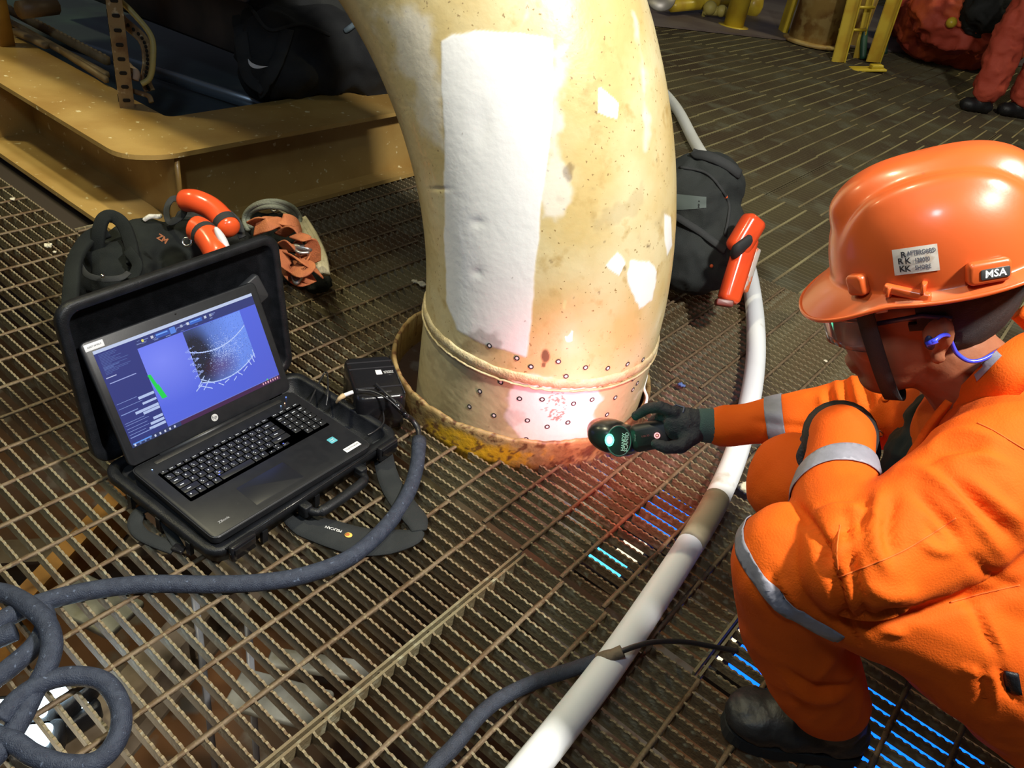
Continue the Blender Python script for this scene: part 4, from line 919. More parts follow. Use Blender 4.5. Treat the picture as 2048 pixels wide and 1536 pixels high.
# grey bag behind the lid
bag = empty('grey_bag', at(250, 560, 0), 'charcoal grey cloth bag with looped straps behind the case lid', 'bag')
me = blob([('s', at(300, 505, .09), (.14, .10, .085), Matrix.Rotation(1.2, 4, 'Z')), ('s', at(360, 490, .10), (.12, .08, .07), Matrix.Rotation(1.3, 4, 'Z')), ('s', at(240, 545, .09), (.10, .09, .08)), ('s', at(335, 545, .06), (.12, .08, .06)), ('s', at(200, 560, .06), (.09, .07, .055))], .009, 4)
displace(me, crease(.010, 9, 2.0)); link('bag_body', setmat(me, M_GREYC), bag)
def tband(name, pts, w_, th, m, par, n=8, up=(0, 0, 1), **kw):
    mb = MB(); mb.tube(spline(pts, n), 1, 10, flat=(w_, th), up=up); return mb.build(name, m, par, **kw)
tband('padded_strap', [ray(196, 535, 2.02), ray(196, 480, 1.98), ray(205, 440, 1.98), ray(225, 433, 2.0), ray(247, 450, 2.0), ray(262, 490, 1.98), ray(266, 525, 1.95)], .032, .014, M_GREYC, bag, up=CZ)
tband('padded_strap', [ray(215, 460, 2.0), ray(175, 480, 1.98), ray(150, 520, 1.92), ray(143, 570, 1.86), ray(140, 620, 1.80), ray(142, 660, 1.77)], .038, .016, M_GREYC, bag, up=CZ)
tband('webbing', [ray(160, 530, 1.93), ray(175, 550, 1.88), ray(205, 558, 1.86), ray(240, 556, 1.86), ray(258, 545, 1.88)], .014, .004, M_WEB, bag, up=CZ)
mb = MB(); mb.sph(ray(205, 552, 1.84), .005, 8, 6); mb.build('rivet', M_CHROME, bag)
tband('webbing', [ray(255, 500, 1.95), ray(275, 530, 1.93), ray(262, 560, 1.92)], .026, .008, M_GREYC, bag, up=CZ)
mb = MB(); q = frame(ray(325, 478, 1.955), CX * .8 + CY * .5, z=-CZ); t = textmesh('ZM', .019, q, 0, .0006, .0006); t.build('bag_print', mat('orange thread', (.30, .10, .04), .8), bag)
tband('pale_cord', [ray(288, 440, 2.1), ray(300, 433, 2.1), ray(315, 433, 2.12), ray(322, 432, 2.12)], .012, .010, mat('knotted white cord', (.6, .58, .52), .8, bump=.8, bscale=150), None, label='short knotted white cord on top of the grey bag', cat='cord')
# harness with two orange floats
har = empty('black_harness', at(390, 500, .1), 'black webbing harness with metal ring between grey bag and orange shells', 'harness')
tband('webbing', [ray(372, 400, 2.12), ray(345, 398, 2.12), ray(333, 420, 2.1), ray(340, 445, 2.08), ray(365, 430, 2.06), ray(372, 405, 2.06)], .016, .004, M_WEB, har, up=CZ)
me = blob([('s', at(372, 470, .10), (.07, .06, .05)), ('s', at(400, 450, .10), (.08, .06, .05)), ('s', at(455, 480, .06), (.08, .06, .06))], .009, 3); displace(me, crease(.010, 22, 5)); link('webbing_bundle', setmat(me, M_BLACKC), har)
tband('webbing', [ray(455, 425, 2.05), ray(475, 445, 2.05), ray(485, 475, 2.03)], .02, .004, M_WEB, har, up=CZ)
mb = MB(); mb.tube([ray(374 + 9 * math.cos(a), 484 + 8 * math.sin(a), 1.95) for a in np.linspace(0, 2 * PI, 18)[:-1]], .0032, 8, closed=True); mb.build('metal_ring', M_CHROME, har)
def shell_float(pts, rad, label, gp=None):
    o = empty('orange_shell', pts[0], label, 'float'); sp = spline(pts, 8); n = len(sp); mb = MB()
    rr = [rad * math.sin(min(1, (i + .6) / 4) * PI / 2) * math.sin(min(1, (n - i - .4) / 4) * PI / 2) for i in range(n)]
    mb.tube(sp, rr, 20, flat=None); mb.build('shell_body', M_ORANGEP, o); return o, sp, rr
o, sp, rr = shell_float([ray(364, 402, 2.05), ray(390, 402, 2.03), ray(420, 415, 2.03), ray(445, 438, 2.02), ray(464, 465, 2.0)], .029, 'long curved orange shell, rear one of the two behind the case lid')
mb = MB(); i = int(len(sp) * .82); mb.tube(sp[i - 2:i + 2], rr[i] * 1.04, 16, cap=False); mb.build('strap_band', M_WEB, o)
o, sp, rr = shell_float([ray(388, 456, 1.96), ray(402, 462, 1.95), ray(418, 478, 1.93), ray(432, 500, 1.91), ray(440, 520, 1.9)], .032, 'short orange shell with white side, front one touching the case lid')
mb = MB(); i = int(len(sp) * .36); mb.tube(sp[i:i + 4], [r * 1.03 for r in rr[i:i + 4]], 18, cap=False); mb.build('strap_band', M_WEB, o)
mb = MB(); mb.sph((0, 0, 0), (.034, .010, .012), 14, 8, Matrix.Translation(ray(444, 478, 1.90)) @ CR @ Matrix.Rotation(1.05, 4, 'Z')); mb.build('white_plate', mat('white grey plastic', (.62, .62, .64), .4), o)
# bundle of orange cloth, ropes and rope sling
bn = empty('sling_bundle', at(580, 520, 0), 'bundle of rusty orange webbing with grey hooks and a beige sling', 'bundle')
M_RORG = mat('dull orange webbing', (.42, .135, .045), .8, 0, (.30, .085, .03), 16, 4, bump=.5, bscale=300)
rg2 = random.Random(5)
folds = [[(560, 470), (590, 455), (600, 490), (575, 500)], [(565, 495), (585, 490), (600, 515), (610, 530)], [(575, 510), (600, 520), (625, 535), (640, 548)], [(590, 470), (615, 480), (628, 500), (630, 525)], [(545, 450), (565, 440), (590, 445), (600, 470)], [(570, 520), (580, 545), (600, 560), (625, 552)], [(585, 535), (605, 545), (618, 535), (600, 525)], [(560, 500), (572, 530), (590, 550), (610, 562)], [(600, 500), (612, 520), (600, 540), (585, 525)], [(505, 450), (525, 440), (545, 435), (570, 442)], [(510, 460), (535, 450), (555, 445), (575, 455)]]
for k, f in enumerate(folds):
    base = 2.02 - .0008 * (f[0][1] - 450); tband('webbing', [ray(x, y, base - .01 - .014 * (k % 4) - .03 * math.sin(i * 1.5)) for i, (x, y) in enumerate(f)], .034, .005, M_RORG, bn, n=7, up=(rg2.uniform(-.6, .6), rg2.uniform(-.6, .6), .6))
M_SLING = mat('beige sling', (.40, .35, .22), .85, 0, (.32, .28, .17), 30, 3, bump=.5, bscale=300)
for k, dx_ in enumerate((0, 9, 17)): tband('sling_strand', [ray(592 + dx_, 438, 2.12), ray(612 + dx_, 470, 2.07), ray(630 + dx_, 510, 2.03), ray(643 + dx_ * .6, 548, 2.0)], .016, .016, M_SLING, bn, up=CZ)
tband('sling_strand', [ray(520, 415, 2.14), ray(550, 412, 2.14), ray(580, 430, 2.14), ray(600, 440, 2.12)], .016, .012, M_SLING, bn, up=CZ)
M_GROPE = mat('grey green rope', (.15, .16, .12), .85, bump=.6, bscale=260)
for rx_, ry_, ox in ((52, 34, 0), (46, 27, 2), (56, 38, 4)):
    mb = MB(); mb.tube([ray(540 + ox + rx_ * math.cos(a), 440 + ry_ * math.sin(a), 2.07 + .03 * math.cos(a * 2)) for a in np.linspace(2.6, 6.6, 24)], .0065, 8); mb.build('rope_coil', M_GROPE, bn)
me = blob([('s', at(600, 545, .03), (.12, .06, .03)), ('s', at(560, 470, .05), (.09, .08, .05)), ('s', at(535, 455, .04), (.07, .06, .04))], .009, 3); displace(me, crease(.012, 18, 3)); link('dark_base', setmat(me, M_GREYC), bn)
M_HOOK = mat('dull steel hook', (.28, .28, .27), .35, .8)
mb = MB(); mb.tube(spline([ray(580, 538, 1.93), ray(586, 555, 1.91), ray(593, 566, 1.90), ray(605, 550, 1.91), ray(622, 536, 1.92)], 6), .0052, 8); mb.build('steel_triangle', M_HOOK, bn)
mb = MB(); mb.sph((0, 0, 0), (.026, .010, .014), 14, 8, Matrix.Translation(ray(604, 496, 1.94)) @ rot2(.2)); mb.tube(spline([ray(585, 494, 1.93), ray(598, 505, 1.92), ray(618, 505, 1.93)], 5), .004, 8); mb.build('steel_buckle', M_HOOK, bn)
mb = MB(); mb.tube([ray(548 + 5 * math.cos(a), 418 + 5 * math.sin(a), 2.08) for a in np.linspace(0, 2 * PI, 14)[:-1]], .003, 6, closed=True); mb.build('shackle', M_HOOK, bn)

# duffel bag on the skid
duf = empty('duffel_bag', at(620, 170, .27), 'large black duffel bag with a white curved mark standing on the skid', 'bag')
me = blob([('s', ray(560, 112, 2.86), (.15, .16, .17), rot2(.2)), ('s', ray(640, 105, 2.92), (.17, .16, .17), rot2(.1)), ('s', ray(730, 115, 3.0), (.17, .15, .17), rot2(.1)), ('s', ray(545, 50, 2.92), (.12, .14, .14), rot2(.3)), ('s', ray(560, 158, 2.80), (.14, .08, .12), rot2(0)), ('s', ray(620, 30, 3.05), (.18, .12, .16), rot2(.1))], .014, 5)
displace(me, crease(.016, 5, 1)); duf_o = link('bag_body', setmat(me, mat('black duffel cloth', (.010, .011, .013), .85, 0, (.016, .018, .020), 7, 3, bump=.5, bscale=500)), duf); DB = bvh_of([duf_o])
def drape(bvh, fpx, nu, nv, off, name, mats, par, th=None, **kw):
    "conforming patch: fpx(u,v) gives the photo position, laid on the surface and lifted by off"
    vs = []; ok = []
    for j in range(nv + 1):
        for i in range(nu + 1):
            x, y = fpx(i / nu, j / nv); p, n = hit(bvh, x, y); ok.append(p is not None); vs.append((p + (n if n.dot(CAMP - p) > 0 else -n) * off) if p is not None else Vector((0, 0, 0)))
    fs = []
    for j in range(nv):
        for i in range(nu):
            q = (j * (nu + 1) + i, j * (nu + 1) + i + 1, (j + 1) * (nu + 1) + i + 1, (j + 1) * (nu + 1) + i)
            if all(ok[k] for k in q): fs.append(q)
    mb = MB(); mb.add(vs, fs, 0, True); o = mb.build(name, mats, par, **kw)
    if th:
        so = o.modifiers.new('th', 'SOLIDIFY'); so.thickness = th; so.offset = 1
    return o
def swoosh(u, v):
    top = np.array([(497, 118), (503, 127), (513, 132), (537, 133)]); bot = np.array([(497, 118), (498, 134), (508, 143), (537, 133)])
    def bz(P, t): return P[0] * (1 - t) ** 3 + 3 * P[1] * t * (1 - t) ** 2 + 3 * P[2] * t * t * (1 - t) + P[3] * t ** 3
    a = bz(top, u); b_ = bz(bot, u); return a * (1 - v) + b_ * v
drape(DB, swoosh, 14, 3, .004, 'curved_mark', M_WHITE, duf)
def drape_line(bvh, pts, w_, th, off, name, m, par, n=8, rnd=False):
    P = []
    for q in spline([Vector((x, y, 0)) for x, y in pts], n):
        p, nn_ = hit(bvh, q.x, q.y)
        if p is not None: P.append(p + (nn_ if nn_.dot(CAMP - p) > 0 else -nn_) * off)
    if len(P) < 3: return None
    mb = MB(); mb.tube(P, w_ / 2 if rnd else 1, 8, flat=None if rnd else (w_, th), up=None if rnd else -CZ); return mb.build(name, m, par)
drape_line(DB, [(480, 20), (486, 90), (500, 150), (530, 175)], .05, .008, .006, 'webbing_strap', M_WEB, duf)
drape_line(DB, [(500, 12), (540, 60), (600, 50), (660, 70)], .012, .008, .004, 'zip_line', M_WEB, duf)
drape_line(DB, [(575, 60), (560, 110), (540, 150), (520, 185)], .045, .008, .006, 'webbing_strap', M_WEB, duf)
mb = MB(); mb.tube(spline([ray(690, 62, 2.80), ray(700, 55, 2.79), ray(712, 45, 2.80)], 4), .01, 6); mb.build('blue_strap_end', mat('faded blue webbing', (.10, .14, .17), .8), duf)

# backpack behind the pipe, with orange device
bp_ = empty('backpack', at(1400, 590, 0), 'black backpack standing on the grating behind the pipe', 'backpack')
me = blob([('s', ray(1395, 400, 2.50), (.13, .15, .11), rot2(.1)), ('s', ray(1415, 370, 2.50), (.115, .10, .11), rot2(.3)), ('s', ray(1385, 500, 2.52), (.14, .11, .10), rot2(.0)), ('s', ray(1350, 450, 2.55), (.14, .17, .10), rot2(.0)), ('s', ray(1395, 545, 2.52), (.12, .07, .08), rot2(0)), ('s', ray(1440, 470, 2.5), (.085, .13, .09), rot2(-.1))], .010, 5)
displace(me, crease(.007, 10, 1)); bo = link('pack_body', setmat(me, mat('black green pack fabric', (.010, .013, .013), .8, 0, (.017, .021, .021), 6, 3, bump=.5, bscale=500)), bp_); BB = bvh_of([bo])
drape_line(BB, [(1348, 430), (1380, 450), (1420, 478), (1450, 500)], .022, .008, .004, 'compression_strap', M_WEB, bp_)
drape_line(BB, [(1360, 335), (1410, 345), (1440, 375), (1458, 415), (1450, 470)], .008, .006, .002, 'zip_line', M_WEB, bp_)
drape_line(BB, [(1385, 310), (1420, 318), (1455, 335), (1475, 350)], .03, .015, .006, 'top_handle', M_WEB, bp_)
drape(BB, lambda u, v: (1352 + 60 * u, 388 + 6 * u + 32 * v - 10 * u * v), 6, 4, .002, 'grey_patch', mat('grey green patch', (.07, .09, .085), .7), bp_)
for (x, y) in ((1452, 394), (1423, 532)): 
    p, n = hit(BB, x, y)
    if p: mb = MB(); mb.sph(p, .006, 8, 6); mb.build('zip_pull', mat('red orange pull', (.7, .12, .03), .5), bp_)
od = empty('orange_device', ray(1460, 600, 2.38), 'bright orange case with black band leaning against the backpack', 'device')
def slab(pa, pb, wpx, dpa, dpb, th, name, m, par, tw=0.0):
    a = ray(*pa, dpa); b = ray(*pb, dpb); Mx = frame((a + b) / 2, b - a, z=-CZ + CX * tw); mb = MB(); mb.rbox((0, 0, 0), ((b - a).length, wpx, th), wpx * .3, Mx, rz=th * .3); return mb.build(name, m, par)
slab((1497, 470), (1455, 606), .062, 2.34, 2.33, .05, 'long_body', M_ORANGEP, od, .4)
slab((1512, 434), (1470, 505), .070, 2.33, 2.33, .06, 'rounded_top', M_ORANGEP, od, .5)
slab((1475, 488), (1490, 500), .075, 2.31, 2.30, .066, 'black_band', M_WEB, od, .5)
slab((1510, 495), (1482, 585), .030, 2.36, 2.36, .04, 'side_strip', mat('scuffed orange and grey', (.62, .14, .04), .4, 0, (.45, .40, .36), 30, 3, .48, .55), od, .5)
mb = MB(); p = ray(1448, 606, 2.32); mb.rbox((0, 0, 0), (.05, .02, .03), .006, frame(p, CX + CY * .15, z=-CZ)); mb.build('foot_cap', mat('dark red plastic', (.16, .03, .02), .4), od)

# bits of litter on the grating
lm = mat('pale crumb', (.6, .55, .42), .8)
for k, (x, y, r, lab) in enumerate(((95, 491, .012, 'pale crumb on the grating left of the grey bag, larger one'), (109, 504, .006, 'tiny white crumb on the grating left of the grey bag'), (24, 398, .008, 'pale crumb near the skid at the left edge'), (842, 568, .016, 'crumpled beige scrap left of the pipe'), (829, 563, .010, 'small beige scrap left of the pipe'), (1495, 978, .022, 'crumpled pale scrap beside the white hose and knee'), (1362, 770, .010, 'small blue scrap on the grating above the gloved hand'), (1651, 722, .006, 'tiny white crumb right of the white hose'), (566, 873, .004, 'tiny bright crumb beside the power case cable'))):
    p = at(x, y, r * .5); me = blob([('s', p, (r, r * .7, r * .4)), ('s', p + Vector((r * .6, r * .2, 0)), (r * .6, r * .6, r * .35)), ('s', p + Vector((-r * .2, r * .6, 0)), (r * .5, r * .5, r * .3))], max(r * .18, .0012), 1)
    displace(me, crease(r * .3, 60 if r > .01 else 120, k)); link('scrap' if r > .009 else 'crumb', setmat(me, mat('blue scrap', (.08, .14, .35), .6) if 'blue' in lab else lm), label=lab, cat='litter')
# ================================================================ FAR BACKGROUND
plate = MB(); a, b_, c_ = at(1345, 60), at(1575, 85), at(1560, 20)
mb = MB(); d = (b_ - a).normalized(); n_ = Vector((-d.y, d.x, 0)); n_ = n_ if n_.y > 0 else -n_
mb.box((0, 0, 0), (8, 2.6, .014), frame((a + b_) / 2 + n_ * 1.35 + Vector((0, 0, .012)), d, z=(0, 0, 1)))
mb.build('floor_plate', mat('violet grey deck plate', (.115, .085, .085), .55, 0, (.16, .13, .13), 2, 5, bump=.3), kind='structure')
def post(px, py, r, h, m, name, label, cat='post', lean=(0, 0), flat=None):
    p = at(px, py, 0.01); q = p + Vector((lean[0], lean[1], h)); o = empty(name, p, label, cat); mb = MB()
    mb.tube([p, q], r if not flat else 1, 20, flat=flat, up=CX if flat else None, smooth=not flat); mb.build('post_shaft', m, o); return o, p
o, p = post(1466, 54, .085, 1.6, M_YELLOW, 'yellow_post', 'round yellow post at the top of the picture left of the column'); mb = MB(); mb.cyl(p, p + Vector((0, 0, .012)), .13, seg=20); mb.build('base_plate', M_YELLOW, o)
o, p = post(1565, 64, 0, 1.6, M_YELLOW, 'yellow_channel_post', 'flat yellow channel post just left of the rusty column', flat=(.16, .05))
M_RCOL = mat('stained tan column paint', (.42, .27, .085), .5, 0, (.22, .10, .03), 3.2, 5, .48, .62, (.5, .36, .14), 8, .5, .6, bump=.3)
o, p = post(1622, 86, .20, 1.8, M_RCOL, 'rusty_column', 'thick stained tan column at the top of the picture', 'column')
mb = MB(); mb.tube([p + Vector((.02, -.0, .0)) + CX * .28, p + CX * .30 + Vector((0, 0, 1.8))], 1, 8, flat=(.26, .05), up=-CZ, smooth=False); mb.build('side_plate', M_RCOL, o)
mb = MB(); mb.lathe([(.24, 0), (.24, .02), (.21, .03)], 24, Matrix.Translation(p)); mb.build('base_ring', M_RCOL, o)
# leaning ladder with flat rails
lad = empty('yellow_ladder', at(1735, 135, 0), 'yellow ladder frame with slanting flat rails and foot plate', 'ladder')
M_YB = mat('ochre yellow rail', (.52, .32, .03), .45, 0, (.60, .44, .05), 6, 3, bump=.2)
def rail(x0, y0, x1, y1, dep0, dep1, w_, m=M_YB, nm='rail'):
    a = ray(x0, y0, dep0); b = ray(x1, y1, dep1); mb = MB(); mb.tube([a, b], 1, 8, flat=(.012, w_), up=CX, smooth=False); mb.build(nm, m, lad)
    mb = MB(); mb.tube([a + CX * w_ / 2, b + CX * w_ / 2], 1, 8, flat=(.05, .012), up=CX, smooth=False); mb.build('rail_flange', M_YELLOW, lad)
g1 = at(1672, 126).copy()
def dz(px, py, z=0.0): P = at(px, py, z); v = P - CAMP; return v.dot(CZ)
rail(1675, 124, 1722, -60, dz(1675, 124), dz(1675, 124) - .35, .10)
rail(1745, 124, 1800, -40, dz(1745, 130), dz(1745, 130) - .35, .11)
rail(1712, 116, 1752, -60, dz(1712, 116), dz(1712, 116) - .35, .05)
p = at(1735, 138, .012); mb = MB(); mb.rbox((0, 0, 0), (.26, .12, .016), .01, frame(p, CX, z=(0, 0, 1)), rz=.004); mb.rbox((.06, -.01, .02), (.09, .07, .03), .01, frame(p, CX, z=(0, 0, 1))); mb.build('foot_plate', M_YELLOW, lad)
for k in range(3):
    a = ray(1700 + k * 16, 60 - k * 45, dz(1700, 120) - .1 - .1 * k); mb = MB(); mb.cyl(a - CX * .09, a + CX * .13, .012, seg=8); mb.build('rung', M_YELLOW, lad)
for k, (x0, x1, lab) in enumerate(((1729, 1738, 'dark green hose hanging between the ladder rails, left one'), (1773, 1776, 'dark green hose hanging right of the ladder rails'))):
    mb = MB(); dd = dz(1730, 122); mb.tube(spline([ray(x0 - 3, 118 if k == 0 else 108, dd), ray(x0, 60, dd - .05), ray(x1, 10, dd - .1), ray(x1 + 12, -40, dd - .15)], 6), .028 if k == 0 else .018, 10); mb.build('green_hose', mat('dark green hose', (.02, .075, .045), .5), label=lab, cat='hose')
# valve fitting and wheel by the post
vf = empty('valve_fitting', at(1430, 35, .1), 'small yellow valve with handles left of the round yellow post', 'valve')
dd = dz(1430, 40); M_VY = mat('dull yellow valve', (.50, .42, .12), .5)
mb = MB(); mb.cyl(ray(1408, 20, dd - .1), ray(1452, 24, dd - .1), .04, seg=12); mb.sph(ray(1420, 16, dd - .12), .06, 12, 8); mb.sph(ray(1443, 22, dd - .12), .05, 12, 8); mb.build('valve_body', M_VY, vf)
mb = MB(); mb.cyl(ray(1412, 14, dd - .12), ray(1404, 40, dd - .02), .018, seg=8); mb.build('handle', M_VY, vf)
mb = MB(); mb.tube([at(1345, 12, .10), at(1520, -2, .10)], .05, 10); mb.build('yellow_rail', M_YELLOW, label='low yellow pipe rail at the top edge right of the elbow', cat='rail')
whl = MB(); q = ray(1322, -6, 5.6); whl.lathe([(.02, -.01), (.10, -.01), (.105, 0), (.10, .01), (.02, .01)], 24, Matrix.Translation(q) @ CR); whl.build('metal_wheel', mat('grey cast metal', (.30, .28, .26), .4, .6), label='grey round metal disc at the top edge beside the pipe elbow', cat='wheel')
mb = MB(); q = at(1505, 10, .1); mb.sph(q, (.10, .10, .12), 12, 8); mb.build('yellow_fitting', M_YELLOW, label='small yellow fitting at the top edge between the two posts', cat='fitting')
# heap of red orange workwear
M_RED = mat('red orange workwear', (.42, .055, .03), .7, 0, (.60, .10, .03), 5, 4, .45, .6, bump=.4, bscale=60)
def heap(name, lst, m, label, cat, amp=.02, s=6, vox=.02):
    p0 = lst[0]; o = empty(name, at(p0[0], p0[1], 0), label, cat); me = blob([('s', at(x, y, z), (rx, ry, rz)) for x, y, z, rx, ry, rz in lst], vox, 3); displace(me, crease(amp, s, p0[0] * .01)); link('cloth_heap', setmat(me, m), o); return o
heap('red_workwear_heap', [(1905, 70, .22, .45, .3, .25), (1960, 80, .2, .4, .3, .22), (1880, 40, .35, .35, .3, .3), (1930, 20, .5, .4, .3, .3)], M_RED, 'heap of red orange workwear behind the standing person', 'clothes', .05, 4)
heap('orange_life_vest', [(1822, 48, .15, .22, .2, .15), (1835, 25, .30, .2, .18, .18), (1850, 0, .4, .2, .2, .2)], mat('faded red orange vest', (.55, .07, .04), .6, 0, (.35, .03, .03), 6, 3, bump=.3), 'red orange vest hanging left of the dark blue post', 'vest', .05, 5)
o, p = post(1868, 70, .10, 1.2, mat('dark navy cloth', (.018, .03, .06), .8), 'navy_wrapped_post', 'dark navy upright between the red vest and the workwear heap', lean=(.2, -.2))
heap('dark_bag', [(1975, 18, .55, .2, .2, .2), (1990, 10, .6, .2, .18, .18)], M_BLACKC, 'dark bag on top of the red workwear heap', 'bag', .02, 8)
mb = MB(); mb.tube(spline([ray(1905, -5, 6.2), ray(1915, 15, 6.2), ray(1925, 38, 6.2), ray(1938, 30, 6.2)], 5), 1, 8, flat=(.09, .01), up=CZ); mb.build('silver_tape', mat('silver tape', (.55, .52, .55), .35, .3), label='curled silver reflective tape on the red workwear heap', cat='tape')
mb = MB(); mb.sph(ray(1903, 45, 6.0), (.04, .05, .04), 10, 8); mb.build('yellow_tag', M_YELLOW, label='small yellow tag on the red workwear heap', cat='tag')

# standing person whose legs show at the right edge
pr = empty('person', at(1990, 235, 0), 'person standing far behind in red orange coverall and dark boots, only legs visible', 'person')
M_RC = mat('red orange coverall', (.56, .085, .045), .75, 0, (.46, .06, .03), 5, 3, bump=.3, bscale=120)
fa = at(1955, 225, .0); fb = at(2030, 235, .0); hipc = (fa + fb) / 2 + Vector((.05, .08, .92)); up = Vector((0, 0, 1)); side = (fb - fa).normalized() * .12
ha = hipc - side + Vector((0, 0, 0)); hb = hipc + side; ka = fa * .5 + ha * .5 + Vector((-.06, -.02, .03)); kb = fb * .5 + hb * .5 + Vector((-.02, 0, .03))
chest = hipc + Vector((.02, .02, .42)); nk = hipc + Vector((0, 0, .60)); hd = hipc + Vector((-.02, -.02, .74)); sa = chest - side * 1.9 + Vector((0, 0, .10)); sb = chest + side * 1.9 + Vector((0, 0, .10))
me = blob([('c', fa + up * .1, ka, .05, .062), ('c', ka, ha, .062, .085), ('c', fb + up * .1, kb, .05, .062), ('c', kb, hb, .062, .085), ('c', hipc, chest, .13, .15), ('c', chest, nk, .12, .05), ('s', hd, (.085, .10, .12)), ('c', sa, sa + Vector((0, 0, -.3)), .05, .04), ('c', sb, sb + Vector((0, 0, -.3)), .05, .04), ('c', sa + Vector((0, 0, -.3)), sa + Vector((-.1, -.05, -.54)), .04, .03), ('c', sb + Vector((0, 0, -.3)), sb + Vector((-.1, -.05, -.54)), .04, .03)], .014, 3); link('body', setmat(me, M_SKIN), pr)
me = blob([('c', fa + up * .17, ka, .105, .115), ('c', ka, ha, .115, .135), ('c', fb + up * .17, kb, .105, .115), ('c', kb, hb, .115, .135), ('c', hipc, chest, .16, .17), ('c', chest, nk - up * .06, .15, .08), ('c', sa, sa + Vector((0, 0, -.3)), .07, .055), ('c', sb, sb + Vector((0, 0, -.3)), .07, .055), ('c', sa + Vector((0, 0, -.3)), sa + Vector((-.09, -.045, -.46)), .055, .045), ('c', sb + Vector((0, 0, -.3)), sb + Vector((-.09, -.045, -.46)), .055, .045)], .016, 3)
displace(me, crease(.016, 9, 2)); link('coverall', setmat(me, M_RC), pr)
for f in (fa, fb):
    bd = (-CX * .9 - CY * 0).copy(); bd.z = 0; bd.normalize()
    me = blob([('c', f + up * .08, f + up * .22, .055, .06), ('s', f + bd * .09 + up * .045, (.06, .05, .045)), ('c', f + up * .05, f + bd * .10 + up * .045, .05, .045), ('s', f - bd * .03 + up * .045, (.055, .055, .045))], .012, 2); link('boot', setmat(me, M_BOOT), pr)
mb = MB(); mb.sph(hd + Vector((0, 0, .06)), (.13, .15, .12), 16, 10); mb.build('safety_helmet', mat('white helmet', (.7, .7, .7), .3), pr)
# ================================================================ CROUCHING WORKER
wk = empty('person', at(1690, 1490, 0), 'crouching person in orange coverall and orange helmet holding a handheld scanner to the pipe', 'person')
R_ = ray
# joints measured from the photo
elL, wrL = R_(1722, 1120, .905), R_(1682, 882, 1.06)
shL = R_(2030, 935, .94)
shR, elR, wrR = R_(1860, 815, 1.27), R_(1742, 822, 1.34), R_(1452, 853, 1.43)
knL, hmL, hpL = R_(1585, 1125, .98), R_(1655, 1385, 1.20), R_(2160, 1385, 1.04)
knR, hpR = R_(1592, 965, 1.24), R_(2120, 1180, 1.28)
anL = R_(1672, 1440, 1.26); ftR = at(1650, 1215, .0)
HC0 = R_(1837, 606, 1.02)
Fh = camdir(-.888, .14, .44).normalized(); Uh = camdir(-.27, -.87, -.40); Uh = (Uh - Fh * Uh.dot(Fh)).normalized(); Lh = Uh.cross(Fh).normalized()
HM = Matrix.Identity(4)
for i in range(3): HM[i][0] = Fh[i]; HM[i][1] = Lh[i]; HM[i][2] = Uh[i]
HM.translation = HC0                       # head frame: x forward, y to the person's left, z up
def H(x, y, z): return HM @ Vector((x, y, z))
HR3 = HM.to_3x3().to_4x4()
nk0 = H(-.035, 0, -.095); nk1 = R_(1985, 800, 1.07)
pel = R_(2200, 1320, 1.16); wst = R_(2170, 1200, 1.13); chs = R_(2085, 1015, 1.11); uch = R_(2010, 880, 1.10)
head = [('s', H(-.012, 0, .035), (.098, .077, .092), HR3), ('s', H(.028, 0, -.030), (.068, .062, .085), HR3), ('s', H(.052, 0, -.092), (.034, .038, .026), HR3), ('s', H(.035, 0, -.075), (.048, .052, .035), HR3),
        ('s', H(.092, 0, -.030), (.022, .013, .014), HR3), ('c', H(.088, 0, .008), H(.104, 0, -.028), .009, .012), ('s', H(.082, .0, .028), (.014, .045, .012), HR3), ('s', H(.085, 0, -.066), (.014, .024, .008), HR3), ('s', H(.083, 0, -.078), (.012, .020, .007), HR3),
        ('s', H(.060, .042, -.028), (.022, .022, .022), HR3), ('s', H(.060, -.042, -.028), (.022, .022, .022), HR3),
        ('c', nk0, nk1, .056, .066), ('c', H(-.02, 0, -.07), nk0, .06, .056)]
for sy in (1, -1):
    head += [('s', H(-.012, sy * .078, -.012), (.016, .009, .027), HR3), ('s', H(-.022, sy * .085, -.004), (.010, .008, .022), HR3), ('s', H(-.010, sy * .082, -.038), (.009, .006, .010), HR3)]
body = head + [('c', nk1, chs, .075, .13), ('c', chs, wst, .13, .12), ('c', wst, pel, .12, .14), ('c', shL, elL, .048, .040), ('c', elL, wrL, .038, .028), ('c', nk1, shL, .06, .055),
               ('c', shR, elR, .045, .036), ('c', elR, wrR, .036, .027), ('c', nk1, shR, .06, .055), ('c', hpL, knL, .080, .055), ('c', knL, anL, .052, .036), ('c', hpR, knR, .080, .055), ('c', knR, ftR + Vector((0, 0, .1)), .05, .036), ('c', pel, hpL, .12, .1), ('c', pel, hpR, .12, .1)]
me = blob(body, .0042, 2); link('body', setmat(me, M_SKIN), wk)
# ear hollow and eyes
for sy in (1, -1):
    mb = MB(); mb.sph((.064, sy * .030, .002), (.012, .013, .010), 12, 8, HM, 0); mb.sph((.0735, sy * .0305, .001), (.004, .006, .006), 10, 6, HM, 1); mb.build('eye', [mat('eye white', (.6, .56, .52), .3), M_INK], wk)
mb = MB(); mb.sph((-.004, .0845, -.016), (.006, .004, .010), 10, 8, HM); mb.build('ear_plug', mat('dark blue plug', (.02, .03, .10), .5), wk)
